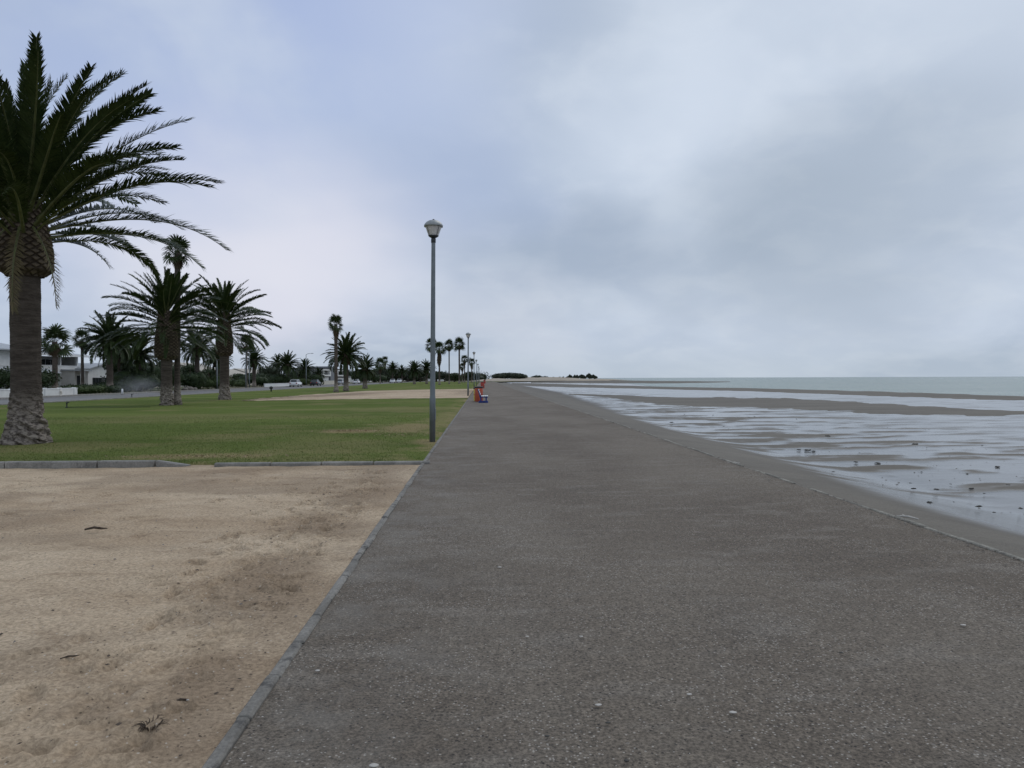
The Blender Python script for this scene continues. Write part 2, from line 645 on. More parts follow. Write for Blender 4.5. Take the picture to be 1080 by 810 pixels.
    m = NM('edging_concrete')
    n1 = m.noise(1.4, 6, 0.7); n2 = m.noise(45, 4, 0.7)
    base = m.mix(m.rng(n1, .35, .65), (.155, .145, .128), (.25, .235, .21))
    base = m.mix(m.math('MULTIPLY', m.rng(m.noise(5, 6, .75), .52, .62), .75), base, (.055, .052, .05))
    base = m.mix(1.0, base, m.mix(m.rng(n2, .3, .7), (.75, .75, .75), (1.2, 1.2, 1.2)), 'MULTIPLY')
    m.set('Base Color', base).set('Roughness', 0.9).set('Normal', m.bump(n2, 0.5, 0.01))
    M['edging'] = m.m
    m = NM('seawall_concrete')
    n1 = m.noise(1.8, 6, 0.7); n2 = m.noise(30, 5, 0.75)
    base = m.mix(m.rng(n1, .35, .65), (.17, .16, .135), (.32, .30, .255))
    base = m.mix(m.math('MULTIPLY', m.rng(m.noise(4, 6, .75), .5, .62), .7), base, (.11, .10, .085))
    base = m.mix(1.0, base, m.mix(m.rng(n2, .3, .7), (.7, .7, .7), (1.25, 1.25, 1.25)), 'MULTIPLY')
    m.set('Base Color', base).set('Roughness', 0.95).set('Normal', m.bump(n2, 0.6, 0.015))
    M['seawall'] = m.m

    # palms
    M['frond'] = leafmat('palm_frond', (.018, .034, .010), (.050, .072, .022), 0.45)
    M['frond_old'] = leafmat('palm_frond_old', (.10, .088, .040), (.17, .13, .07), 0.6)
    M['fan'] = leafmat('fan_leaf', (.024, .044, .014), (.066, .090, .030), 0.45)
    M['rachis'] = plain('frond_rib', (.11, .12, .045), 0.5, 0, 0.3, 4)
    M['skirt'] = leafmat('dead_fan_leaf', (.060, .045, .028), (.13, .095, .06), 0.85)
    m = NM('palm_trunk')
    v = m.vec((1, 1, 7)); n1 = m.noise(2.2, 6, 0.7, v); n2 = m.noise(14, 5, 0.75, m.vec((1, 1, 3)))
    base = m.mix(m.rng(n1, .3, .7), (.060, .048, .040), (.128, .106, .090))
    base = m.mix(m.math('MULTIPLY', m.rng(n2, .5, .72), .6), base, (.155, .132, .114))
    zc = m.sepxyz()[2]
    foot = m.math('MULTIPLY', m.rng(zc, 0.7, 1.5, 1, 0), m.rng(m.noise(7, 6, .75, m.vec((1, 1, 2.0))), .40, .56))
    base = m.mix(m.math('MULTIPLY', foot, .85), base, (.40, .345, .295))
    m.set('Base Color', base).set('Roughness', 0.95).set('Specular IOR Level', 0.1)
    m.set('Normal', m.bump(m.math('ADD', n1, n2), 0.8, 0.04))
    M['trunk'] = m.m
    m = NM('palm_leaf_bases')
    n1 = m.noise(9, 6, 0.7)
    g = m.attr('scale')
    base = m.mix(m.rng(n1, .3, .7), (.040, .030, .022), (.095, .074, .056))
    base = m.mix(m.rng(g, .55, 1.0), base, (.15, .12, .088))
    m.set('Base Color', base).set('Roughness', 0.95).set('Specular IOR Level', 0.1)
    m.set('Normal', m.bump(n1, 0.6, 0.03))
    M['boss'] = m.m
    M['bark'] = plain('tree_bark', (.085, .068, .052), 0.95, 0, 0.35, 5, 0.6)
    M['leaf_dark'] = leafmat('shrub_leaf', (.016, .030, .012), (.045, .066, .024), 0.6)
    M['leaf_mid'] = leafmat('hedge_leaf', (.030, .050, .016), (.075, .100, .034), 0.6)
    M['leaf_far'] = leafmat('thicket_leaf', (.030, .040, .026), (.060, .072, .045), 0.8)

    # built things
    M['steel'] = plain('painted_steel', (.165, .185, .195), 0.42, 0.35, 0.15, 3)
    M['steel_dark'] = plain('dark_steel', (.045, .05, .055), 0.5, 0.3, 0.2, 5)
    M['canopy'] = plain('lantern_canopy', (.30, .315, .315), 0.4, 0.2, 0.15, 9)
    m = NM('lantern_bowl')
    m.set('Base Color', (.80, .77, .74)).set('Roughness', 0.25).set('Transmission Weight', 0.35).set('IOR', 1.3)
    M['bowl'] = m.m
    M['white'] = plain('white_render', (.70, .70, .69), 0.8, 0, 0.06, 1.5)
    M['offwhite'] = plain('pale_render', (.56, .55, .53), 0.85, 0, 0.08, 1.5)
    M['cream'] = plain('cream_render', (.60, .56, .49), 0.85, 0, 0.08, 1.5)
    M['grey'] = plain('grey_render', (.19, .20, .22), 0.8, 0, 0.1, 1.5)
    M['rooflight'] = plain('pale_metal_roof', (.36, .38, .40), 0.55, 0.0, 0.1, 1.2)
    M['rooftan'] = plain('tan_roof', (.42, .385, .33), 0.85, 0, 0.14, 2)
    M['roofdark'] = plain('dark_fascia', (.06, .06, .065), 0.7, 0, 0.15, 2)
    m = NM('window_glass')
    m.set('Base Color', (.025, .03, .035)).set('Roughness', 0.08).set('Specular IOR Level', 0.6)
    M['glass'] = m.m
    M['blue'] = plain('blue_paint', (.018, .040, .20), 0.45, 0, 0.15, 8)
    M['red'] = plain('red_paint', (.42, .055, .035), 0.5, 0, 0.15, 8)
    M['orange'] = plain('orange_red_paint', (.45, .085, .042), 0.55, 0, 0.15, 8)
    M['yellow'] = plain('yellow_paint', (.62, .46, .08), 0.55, 0, 0.12, 8)
    M['slat'] = plain('white_paint', (.78, .79, .80), 0.5, 0, 0.06, 8)
    M['black'] = plain('black_plastic', (.016, .016, .018), 0.55, 0, 0.2, 8)
    M['tyre'] = plain('tyre_rubber', (.02, .02, .02), 0.85, 0, 0.2, 10)
    M['rim'] = plain('wheel_rim', (.45, .46, .47), 0.35, 0.7, 0.1, 10)
    M['car_white'] = plain('white_car_paint', (.75, .76, .77), 0.25, 0, 0.04, 2)
    M['car_silver'] = plain('silver_car_paint', (.42, .44, .46), 0.28, 0.4, 0.05, 2)
    M['car_dark'] = plain('dark_car_paint', (.03, .032, .038), 0.25, 0, 0.1, 2)
    M['lampglass'] = plain('lamp_glass', (.75, .75, .72), 0.15, 0, 0.05, 2)
    M['taillamp'] = plain('tail_lamp', (.35, .02, .02), 0.2, 0, 0.05, 2)
    M['weed'] = plain('seaweed', (.022, .020, .015), 0.55, 0, 0.45, 14, 0.6)
    M['shell'] = plain('shell', (.46, .43, .39), 0.6, 0, 0.15, 30)
    M['rock'] = plain('rock', (.17, .15, .13), 0.9, 0, 0.35, 4, 0.6)
    M['twig'] = plain('twig', (.07, .05, .035), 0.9, 0, 0.4, 14)
    M['dune'] = plain('dune_sand', (.36, .31, .245), 0.95, 0, 0.12, 0.05)
    m = NM('water_mist')
    m.n.remove(m.b)
    vs = m.n.new('ShaderNodeVolumeScatter')
    vs.inputs['Color'].default_value = (.95, .97, 1, 1)
    ln_ = m.n.new('ShaderNodeVectorMath'); ln_.operation = 'LENGTH'; m.l.new(m.tc.outputs['Object'], ln_.inputs[0])
    nz_ = m.noise(2.2, 4, .6)
    m.l.new(m.math('MULTIPLY', m.math('MULTIPLY', m.rng(ln_.outputs['Value'], 0.0, 1.0, 0.13, 0.0), m.rng(nz_, .35, .65, .3, 1.2)), 1.0), vs.inputs['Density'])
    m.l.new(vs.outputs[0], m.out.inputs['Volume'])
    M['mist'] = m.m


def leafmat(name, lo, hi, rough):
    m = NM(name)
    r = m.noise(1.7, 4, 0.6); r2 = m.noise(23, 2, 0.5)
    f = m.math('ADD', m.math('MULTIPLY', r, 0.6), m.math('MULTIPLY', r2, 0.4))
    m.set('Base Color', m.mix(m.rng(f, .36, .64), lo, hi)).set('Roughness', rough).set('Specular IOR Level', 0.25)
    return m.m


build_materials()

# ================================================================== SETTING
PATH_L, PATH_R = -1.09, 4.66
EDGE_W = 0.068
PATH_END = 330.0
BEACH_Z = -0.55


def sheet(name, pts, z, mat):
    me = bpy.data.meshes.new(name)
    me.from_pydata([(x, y, z) for x, y in pts], [], [tuple(range(len(pts)))])
    me.materials.append(mat)
    return struct(link(name, me))


# big land sheet (under everything landward), with the spit swelling out to sea far ahead
sheet('ground', [(-4000, -60), (-1.2, -60), (4.5, -60), (4.5, 330), (16, 395), (50, 470), (84, 560), (90, 650), (60, 760), (-100, 1500), (-1500, 5000), (-4000, 5000)], -0.16, M['ground'])

# path with a faint crossfall and unevenness
ys = np.concatenate([np.linspace(-6, 30, 150), np.geomspace(30.6, PATH_END, 120)])
xs = np.linspace(PATH_L, PATH_R, 60)
Xg, Yg = np.meshgrid(xs, ys)
Zg = 0.012 * (fbm(Xg * 0.6, Yg * 0.6, 4, 3) - 0.5)
struct(mesh_np('path', np.stack([Xg, Yg, Zg], -1).reshape(-1, 3), [grid_faces(len(ys), len(xs))], M['path'], smooth=True))

# landward edging: long concrete strip, cast in lengths, chipped
mb = MB()
y = -5.0
while y < 260:
    L = 1.0 if y < 60 else 6.0
    for a, b in ((0, .5), (.5, 1)):
        j = random.uniform(-.006, .006)
        y0, y1 = y + a * L + (0.004 if a == 0 else 0), y + b * L - (0.004 if b == 1 else 0)
        mb.box(PATH_L - EDGE_W + j, PATH_L + random.uniform(-.008, .01), y0, y1, -0.14, 0.016 + random.uniform(-.004, .006), 0.012)
    y += L
struct(mb.build('path_edging', M['edging']))

# seaward lip of the path: thin worn concrete edge standing on the low sea wall
mb = MB()
y = -5.0
while y < 320:
    L = 0.55 if y < 40 else 5.0
    wob = 0.02 * (float(fbm(np.array([y * 0.5]), np.array([2.0]), 3, 5)[0]) - .5)
    hh = 0.012 + random.uniform(-.008, .010)
    if random.random() < 0.06 and y < 40: hh = -0.01
    mb.box(PATH_R - 0.004 + wob, PATH_R + 0.055 + wob + random.uniform(-.006, .008), y, y + L - 0.003, -0.7, hh, 0.01)
    y += L
struct(mb.build('seawall_edge', M['seawall']))

# near sand patch, trodden (to the kerb line)
K0, K1 = gp(0, 493.5), gp(452, 489.5)          # kerb front line on the sand
def kerb_y(x):
    return K0.y + (K1.y - K0.y) * (x - K0.x) / (K1.x - K0.x)
xs = np.concatenate([np.linspace(-16, -6, 130)[:-1], np.linspace(-6, PATH_L - EDGE_W + 0.02, 190)])
vs_ = np.linspace(0, 1, 420) ** 1.25
Xg, T = np.meshgrid(xs, vs_)
Yg = 1.2 + (kerb_y(Xg) + 0.22 - 1.2) * T
damp = sstep(0.52, 0.72, fbm(Xg * 0.55 + 3, Yg * 0.9, 5, 21))
Zg = -0.012 + 0.05 * (fbm(Xg * 0.7, Yg * 0.9, 4, 8) - 0.5) + 0.022 * (fbm(Xg * 4.5, Yg * 6, 4, 31) - 0.5) + 0.012 * (fbm(Xg * 1.6, Yg * 3.2, 3, 61) - 0.5)
# footprints and scuffs, most of them in the trodden line beside the path
fr = np.random.default_rng(5)
prints = []
for k in range(480):
    if k < 330:
        yy = fr.uniform(2.2, 13); xx = PATH_L - 0.25 - abs(fr.normal(0, 0.62)) - 0.02 * yy
    else:
        yy = fr.uniform(2.2, 13.3); xx = fr.uniform(-9, -1.6)
    prints.append((xx, yy, fr.uniform(0, 6.28), fr.uniform(0.035, 0.065), fr.uniform(0.06, 0.13), fr.uniform(0.012, 0.030)))
for (xx, yy, a, rw, rl, dp) in prints:
    sel = (np.abs(Xg - xx) < 0.4) & (np.abs(Yg - yy) < 0.4)
    dx, dy = Xg[sel] - xx, Yg[sel] - yy
    u = (dx * math.cos(a) + dy * math.sin(a)) / rl; v = (-dx * math.sin(a) + dy * math.cos(a)) / rw
    q = np.sqrt(u * u + v * v) + 0.35 * (vnoise(dx * 30 + xx * 9, dy * 30, 3) - .5)
    Zg[sel] += -dp * sstep(1.1, 0.5, q) + dp * 0.55 * sstep(0.9, 1.25, q) * sstep(1.9, 1.3, q)
    damp[sel] = np.maximum(damp[sel], 0.8 * sstep(1.15, 0.5, q))
# trodden darker band beside the path
band = sstep(1.6, 0.3, np.abs(Xg - (PATH_L - 0.4 - 0.02 * Yg)) / 0.5) * sstep(.30, .55, fbm(Xg * 1.6, Yg * 1.1, 5, 77))
damp = np.clip(np.maximum(damp * 0.45, band * 0.62), 0, 1)
Zg = np.where(Xg > PATH_L - EDGE_W - 0.25, Zg * 0.5 - 0.004, Zg)
struct(mesh_np('sand', np.stack([Xg, Yg, Zg], -1).reshape(-1, 3), [grid_faces(len(vs_), len(xs))], M['sand'], smooth=True, attrs={'damp': damp.ravel()}))

# lawn (kerb line to far), and the second sandy patch crossing it
ROAD_N, ROAD_F = -30.0, -40.0
tt = np.concatenate([np.linspace(0, 12, 110)[:-1], np.geomspace(12, 330, 110)])
xs = np.concatenate([np.linspace(ROAD_N, -12, 60)[:-1], np.linspace(-12, PATH_L - EDGE_W + 0.01, 110)])
Xg, T = np.meshgrid(xs, tt)
Yg = kerb_y(Xg) + 0.16 + T
dry = np.zeros_like(Xg)
def dryspot(px, py, rx, ry, s=1.0, seed=0):
    c = gp(px, py)
    q = np.sqrt(((Xg - c.x) / rx) ** 2 + ((Yg - c.y) / ry) ** 2) + 1.1 * (fbm(Xg * 1.3 + seed, Yg * 1.1, 4, seed) - .5)
    return s * sstep(1.15, 0.35, q)
for a in ((370, 456, 1.1, 0.8, 1.0, 1), (428, 452, 1.6, 3.4, .9, 2), (455, 466, 0.6, .9, .95, 3), (210, 483, 2.2, .7, .8, 4), (330, 478, 2.2, 1.0, .5, 5), (20, 476, 2.5, 1.0, .5, 6),
          (250, 440, 8, 3.0, .35, 7), (430, 432, 4, 4, .4, 8), (120, 445, 5, 2, .3, 9), (470, 440, .8, 7, .55, 10)):
    dry = np.maximum(dry, dryspot(*a))
dry = np.maximum(dry, 0.75 * sstep(.42, .62, fbm(Xg * 1.7, Yg * 1.7, 4, 5)) * np.maximum(sstep(1.3, .1, T), sstep(PATH_L - 1.3, PATH_L - .15, Xg)))
dry = np.maximum(dry, 0.5 * sstep(-9, -2, Xg) * sstep(13, 2, T) * sstep(.4, .62, fbm(Xg * .7, Yg * .5, 4, 51)))
dry = np.clip(np.maximum(dry, 0.45 * sstep(.55, .75, fbm(Xg * 0.3, Yg * 0.5, 5, 44))), 0, 1)
Zg = 0.03 + 0.035 * (fbm(Xg * 0.25, Yg * 0.25, 4, 12) - 0.5) - 0.035 * sstep(PATH_L - 0.7, PATH_L - EDGE_W, Xg) - 0.085 * sstep(0.10, 0.0, T)
struct(mesh_np('lawn', np.stack([Xg, Yg, Zg], -1).reshape(-1, 3), [grid_faces(len(tt), len(xs))], M['lawn'], smooth=True, attrs={'dry': dry.ravel()}))

# second sandy strip across the lawn
fr_pts = [(255, 423.5), (300, 422.6), (360, 421.6), (420, 420.9), (496, 420.2)]
bk_pts = [(275, 421.2), (330, 416.6), (385, 412.8), (440, 411.4), (501, 410.4)]
V = []
n = 40
for k in range(n):
    t = k / (n - 1) * 4
    i = min(int(t), 3); f = t - i
    a = gp(fr_pts[i][0] * (1 - f) + fr_pts[i + 1][0] * f, fr_pts[i][1] * (1 - f) + fr_pts[i + 1][1] * f)
    b = gp(bk_pts[i][0] * (1 - f) + bk_pts[i + 1][0] * f, bk_pts[i][1] * (1 - f) + bk_pts[i + 1][1] * f)
    for s in np.linspace(0, 1, 26):
        p = a.lerp(b, float(s))
        p.x = min(p.x, PATH_L - EDGE_W)
        V.append((p.x + 0.5 * (random.random() - .5) * (k < n - 1), p.y + 0.6 * (random.random() - .5), 0.062 + 0.02 * random.random() - (0.03 if s in (0, 1) else 0)))
struct(mesh_np('sand_strip', V, [grid_faces(n, 26)], M['sand'], smooth=True, attrs={'damp': [1.0 * max(0., math.sin(math.pi * min(1, (k % 26) / 25 * 1.15 + .0))) ** 1.5 * float(sstep(.30, .62, fbm(np.array([v[0] * .12]), np.array([v[1] * .05]), 4, 9)[0])) for k, v in enumerate(V)]}))

# kerb of the near lawn: raised dark stones, one tapering down, then flush pale stones
def kerb_line(px):
    return gp(px, 493.5 - 4.0 * px / 452.0)
mb = MB()
segs = [(-120, -55), (-54, 4), (5, 101.5), (103, 162), (164.5, 198), (226, 284), (285.5, 338), (339.5, 393), (394.5, 453)]
for i, (a, b) in enumerate(segs):
    A, B = kerb_line(a), kerb_line(b)
    h0 = 0.105 if i < 5 else 0.05
    h1 = 0.02 if i == 4 else h0
    h0 += random.uniform(-.006, .006)
    dpt = 0.15
    u = (B - A).normalized(); nrm = Vector((-u.y, u.x, 0))
    vs = []
    for p, h in ((A, h0), (B, h1)):
        for off, z in ((0, -0.1), (0, h - 0.02), (0.02, h), (dpt - .02, h), (dpt, h - 0.02), (dpt, -0.1)):
            q = p + nrm * (off + random.uniform(-.004, .004) + 0.0)
            vs.append((q.x, q.y, z))
    fs = [tuple(range(5, -1, -1)), tuple(range(6, 12))] + [(k, (k + 1) % 6, 6 + (k + 1) % 6, 6 + k) for k in range(6)]
    mb.add(vs, fs)
struct(mb.build('kerb', M['kerb']))

# grass blades on the nearest strip of lawn (nobody could count them)
nb = 90000
bx = -1.2 - rng.random(nb) ** 0.9 * 17.5
by = kerb_y(bx) + 0.13 + rng.random(nb) ** 2.2 * 18.0
ii = np.clip(np.searchsorted(xs, bx), 0, len(xs) - 1); jj = np.clip(np.searchsorted(tt, by - kerb_y(bx) - 0.16), 0, len(tt) - 1)
keep = rng.random(nb) > dry[jj, ii] * 0.75
bx, by, bz = bx[keep], by[keep], Zg[jj, ii][keep]
ang = rng.random(len(bx)) * 6.283; hgt = 0.010 + 0.018 * rng.random(len(bx)); wd = 0.006 + 0.005 * rng.random(len(bx))
tips = np.stack([bx + np.cos(ang * 3) * hgt * .7, by + np.sin(ang * 3) * hgt * .7, bz + hgt], -1)
b1 = np.stack([bx + np.cos(ang) * wd, by + np.sin(ang) * wd, bz - .004], -1); b2 = np.stack([bx - np.cos(ang) * wd, by - np.sin(ang) * wd, bz - .004], -1)
Vb = np.stack([b1, b2, tips], 1).reshape(-1, 3)
tag(mesh_np('grass', Vb, [np.arange(len(Vb)).reshape(-1, 3)], M['blade']), 'short green grass blades of the mown lawn behind the kerb', 'grass', kind='stuff')

# loose straw on the bare spots
sv = []
for (px, py, rx, ry, nn) in ((370, 456, .85, .3, 260), (210, 484, 1.6, .18, 160), (420, 460, 1.0, .8, 120)):
    c = gp(px, py)
    for k in range(nn):
        x, yy = c.x + random.gauss(0, rx * .55), c.y + random.gauss(0, ry * .6)
        a = random.uniform(0, 6.28); l = random.uniform(.03, .09)
        sv += [(x, yy, .05), (x + l * math.cos(a), yy + l * math.sin(a), .055 + random.random() * .02), (x + l * math.cos(a + .15), yy + l * math.sin(a + .15), .05)]
tag(mesh_np('dry_straw', sv, [np.arange(len(sv)).reshape(-1, 3)], M['straw']), 'pale dry straw and clippings on bare spots of the lawn', 'straw', kind='stuff')

sheet('garden_ground', [(-1500, -50), (ROAD_F - 2.19, -50), (ROAD_F - 2.19, 900), (-1500, 900)], 0.004, M['ground'])
# road parallel to the path, with a pale kerb on each side
sheet('road', [(ROAD_F, 5), (ROAD_N, 5), (ROAD_N, 420), (ROAD_F, 420)], -0.02, M['road'])
mb = MB()
for k in range(60):
    mb.box(ROAD_N - 0.001, ROAD_N + 0.18, 5 + k * 7, 11.98 + k * 7, -0.1, 0.10, 0.02)
    mb.box(ROAD_F - 0.18, ROAD_F + 0.001, 5 + k * 7, 11.98 + k * 7, -0.1, 0.10, 0.02)
struct(mb.build('road_kerb', M['kerb']))
sheet('pavement', [(ROAD_F - 2.2, 5), (ROAD_F - 0.19, 5), (ROAD_F - 0.19, 420), (ROAD_F - 2.2, 420)], 0.06, M['offwhite'] if False else M['edging'])

# ---- beach, with a film of water on its flats
ss = np.concatenate([[0], np.geomspace(0.05, 420, 230)])
yy = np.concatenate([np.linspace(-6, 5, 30)[:-1], np.geomspace(5, 900, 420)])
S, Yg = np.meshgrid(ss, yy)
Xg = PATH_R + 0.03 + S
toe = sstep(0.0, 4.0, S)
Zg = -0.05 - 0.50 * toe + 0.03 * (fbm(Xg * 0.8, Yg * 0.8, 3, 4) - .5) * sstep(7, 1, S)
edge_px = [(1200, 600), (1080, 580), (967, 549), (897, 520), (851, 490), (788, 473), (700, 449), (655, 430), (625, 420), (600, 413)]
ep = [gp(a, b, -0.42) for a, b in edge_px]
wb = np.interp(Yg, [p.y for p in ep], [p.x - PATH_R - 0.03 for p in ep])             # where the wet flats begin
wb = np.maximum(wb * 0.8, 0.8)
wet = sstep(-1.1, 1.3, (S - wb) / (0.55 + 0.10 * wb))
# drained sand ridges among the pools
rid = fbm(Xg * 0.42 + 0.05 * Yg, Yg * 1.25 - Xg * .14, 5, 91, 0.58)
ridm = sstep(0.46, 0.66, rid) * sstep(9, 14, Yg) * (0.35 + 0.65 * sstep(120, 40, Yg))
calm = np.maximum(sstep(7, 14, S - wb) * sstep(15, 24, Yg), sstep(14, 11, Yg))
wet = np.clip(wet * (0.93 - 0.78 * ridm * (1 - 0.72 * calm)), 0, 1)
Zg += 0.02 * ridm * toe
struct(mesh_np('beach', np.stack([Xg, Yg, Zg], -1).reshape(-1, 3), [grid_faces(len(yy), len(ss))], M['beach'], smooth=True, attrs={'wet': wet.ravel()}))

# ---- sandbars standing out of the shallows: (pixel x, far edge, near edge) surveyed at water level
def sandbar(rows, hgt, seed):
    rows = np.array(rows, float)
    px = np.arange(rows[0, 0], rows[-1, 0] + 1, 6.0)
    yt = np.interp(px, rows[:, 0], rows[:, 1]); yb = np.interp(px, rows[:, 0], rows[:, 2])
    V = []; m_ = 15
    for i, (x, a, b) in enumerate(zip(px, yt, yb)):
        wob = 0.10 * (b - a)
        a = a + wob * (fbm(np.array([x * .06]), np.array([seed]), 4, seed)[0] - .5) * 2
        b = b + wob * (fbm(np.array([x * .09]), np.array([seed + 5.]), 4, seed + 1)[0] - .5) * 2
        A, B = gp(x, a, BEACH_Z), gp(x, b, BEACH_Z)
        for s in np.linspace(0, 1, m_):
            p = A.lerp(B, float(s))
            V.append((p.x, p.y, BEACH_Z - 0.02 + hgt * math.sin(math.pi * s) ** 0.7))
    return struct(mesh_np('sandbar', V, [grid_faces(len(px), m_)], M['bar'], smooth=True))


sandbar([(600, 415.2, 416.2), (640, 416.2, 419.2), (660, 416.8, 422.5), (700, 418.6, 428), (760, 418.6, 430.5), (800, 419.0, 432), (850, 420.5, 434.5), (900, 423, 436.5), (960, 427, 438.5), (1000, 429.3, 439.8), (1040, 431.8, 440), (1080, 433.3, 438), (1130, 435, 436)], 0.07, 3)
sandbar([(540, 403.9, 406.2), (560, 404.1, 407.5), (600, 405.2, 408.8), (650, 406.5, 409.8), (700, 407.6, 410.8), (800, 409.4, 413.2), (900, 412, 417), (1000, 415, 421), (1080, 417.5, 422.8), (1180, 420, 424.5)], 0.08, 8)
sandbar([(560, 400.9, 404.0), (600, 400.9, 404.4), (650, 401.2, 404.6), (700, 401.7, 404.6), (740, 402.1, 404.0), (775, 402.5, 402.9)], 0.15, 13)

# ---- open sea beyond the outer bars
near = [(560, 402.5), (650, 402.9), (700, 409.2), (800, 411.3), (900, 414.5), (1000, 418), (1080, 420.2), (1180, 422.3), (1500, 428), (2600, 445)]
V = []
rowsN = 22
near_p = [gp(a, b, BEACH_Z + 0.012) for a, b in near]
far_p = [Vector((gp(a, b, 0).x * 1.0, 0, 0)) for a, b in near]
for p in near_p:
    d = Vector((p.x, p.y, 0)).normalized()
    r0 = math.hypot(p.x, p.y)
    for r in np.geomspace(r0, 22000, rowsN):
        V.append((d.x * r, d.y * r, BEACH_Z + 0.012))
struct(mesh_np('sea', V, [grid_faces(len(near_p), rowsN)[:, ::-1]], M['sea']))

# ---- the far spit: low dunes
def dune(cx, cy, rx, ry, h, seed):
    n1, n2 = 48, 26
    V = []
    for i in range(n1):
        for j in range(n2):
            u, v = i / (n1 - 1) * 2 - 1, j / (n2 - 1) * 2 - 1
            q = max(0, 1 - u * u) * max(0, 1 - v * v)
            z = h * q ** 0.8 * (0.55 + 0.9 * float(fbm(np.array([u * 3 + seed]), np.array([v * 2.]), 4, seed)[0])) - 0.25
            V.append((cx + u * rx, cy + v * ry, z))
    return struct(mesh_np('dune', V, [grid_faces(n1, n2)], M['dune'], smooth=True))


p = at_y(578, 520); dune(p.x, 540, 40, 60, 2.3, 5)
p = at_y(532, 480); dune(p.x, 500, 22, 40, 1.5, 9)
p = at_y(640, 560); dune(p.x - 12, 600, 32, 40, 1.2, 4)

# ================================================================== VEGETATION
def frond_arrays(L, droop, npair, seed, lw=0.034, ll=0.50, vee=0.42):
    """one pinnate frond along +X, arching down in Z. returns leaflet (V,F5) and rib (V,F)"""
    r = np.random.default_rng(seed)
    n = 26
    t = np.linspace(0, 1, n)
    pit = -droop * (0.15 * t + 0.85 * t ** 2.0)
    side = r.normal(0, .10)
    yaw = side * t ** 1.6
    d = L / (n - 1)
    P = np.zeros((n, 3))
    D = np.stack([np.cos(pit) * np.cos(yaw), np.cos(pit) * np.sin(yaw), np.sin(pit)], -1)
    P[1:] = np.cumsum(D[:-1] * d, 0)
    twist = r.normal(0, .45)
    LV = []; Q = []; T3 = []
    tl = np.linspace(0.10, 0.995, npair)
    for q in tl:
        base = np.array([np.interp(q, t, P[:, k]) for k in range(3)])
        dv = np.array([np.interp(q, t, D[:, k]) for k in range(3)]); dv /= np.linalg.norm(dv)
        sidev = np.cross([0, 0, 1], dv); sidev /= np.linalg.norm(sidev)
        up = np.cross(dv, sidev)
        tw = twist * q
        s2 = sidev * math.cos(tw) + up * math.sin(tw); u2 = -sidev * math.sin(tw) + up * math.cos(tw)
        ln = ll * (0.35 + 0.65 * min(1, (q - 0.08) / 0.22)) * (1 - 0.55 * max(0, (q - 0.55) / 0.45) ** 1.3)
        for sg in (-1, 1):
            fw = 0.88 + 0.52 * q + r.normal(0, .12)
            vv = vee + r.normal(0, .16)
            dirv = dv * math.sin(fw) * 0.85 + s2 * sg * math.cos(fw * .72) + u2 * vv
            dirv /= np.linalg.norm(dirv)
            l = ln * r.uniform(.85, 1.12)
            mid = base + dirv * l * .5
            tip = base + dirv * l + np.array([0, 0, -0.10 * l * r.uniform(.3, 2.2)])
            wv = np.cross(dirv, u2); wv /= np.linalg.norm(wv)
            w_ = lw * r.uniform(.8, 1.2) * 0.5
            i = len(LV)
            LV += [base - wv * w_ * .6, base + wv * w_ * .6, mid + wv * w_, mid - wv * w_, tip]
            Q.append((i, i + 1, i + 2, i + 3)); T3.append((i + 3, i + 2, i + 4))
    RV = []; RF = []
    for k in range(n):
        dv = D[k]; sidev = np.cross([0, 0, 1], dv); sidev /= np.linalg.norm(sidev); up = np.cross(dv, sidev)
        wr = 0.055 * (1 - t[k]) ** 1.2 + 0.008; hr = wr * .5
        for a, b in ((-1, 0), (0, -1), (1, 0), (0, 1)):
            RV.append(P[k] + sidev * a * wr + up * b * hr)
    return np.array(LV), np.array(Q), np.array(T3), np.array(RV), grid_faces(n, 4, True)


def set_two_mats(me, first, mat2, nfirst):
    me.materials.append(mat2)
    idx = np.zeros(len(me.polygons), np.int32); idx[nfirst:] = 1
    me.polygons.foreach_set('material_index', idx)


def frond_mesh(name, L, droop, npair, seed, mat, **kw):
    LV, Q, T3, RV, RF = frond_arrays(L, droop, npair, seed, **kw)
    V = np.concatenate([LV, RV]); F = RF + len(LV)
    o = mesh_np(name, V, [Q, T3, F], mat)
    me = o.data
    if len(me.polygons) == len(Q) + len(T3) + len(F):
        set_two_mats(me, mat, M['rachis'], len(Q) + len(T3))
    bpy.data.objects.remove(o)
    return me


FR = {}
for k, dr in enumerate((0.30, 0.55, 0.80, 1.05, 1.35)):
    FR[k] = [frond_mesh('frond', 4.5, dr, 128, 100 + k * 10 + s, M['frond'], lw=0.042, ll=0.52, vee=0.36) for s in range(3)]
FR_OLD = [frond_mesh('frond', 3.6, 1.0, 60, 300 + s, M['frond_old']) for s in range(2)]
FR_MID = {}
for k, dr in enumerate((0.30, 0.55, 0.80, 1.05, 1.35)):
    FR_MID[k] = [frond_mesh('frond', 4.5, dr, 72, 400 + k * 10 + s, M['frond'], lw=0.075, ll=0.56) for s in range(2)]


def lathe_np(name, R_of, H, nz, na, parent, mat, attr=None, lean=0.0):
    z = np.linspace(0, H, nz)[:, None] * np.ones((1, na)); a = np.linspace(0, 2 * math.pi, na, endpoint=False)[None, :] * np.ones((nz, 1))
    r = R_of(z, a)
    at = None
    if isinstance(r, tuple): r, at = r
    V = np.stack([r * np.cos(a) + lean * z, r * np.sin(a), z], -1).reshape(-1, 3)
    cap = [np.arange((nz - 1) * na, nz * na)[None, :]]
    return mesh_np(name, V, [grid_faces(nz, na, True)] + cap, mat, parent, smooth=True, attrs={attr: at.ravel()} if attr else None)


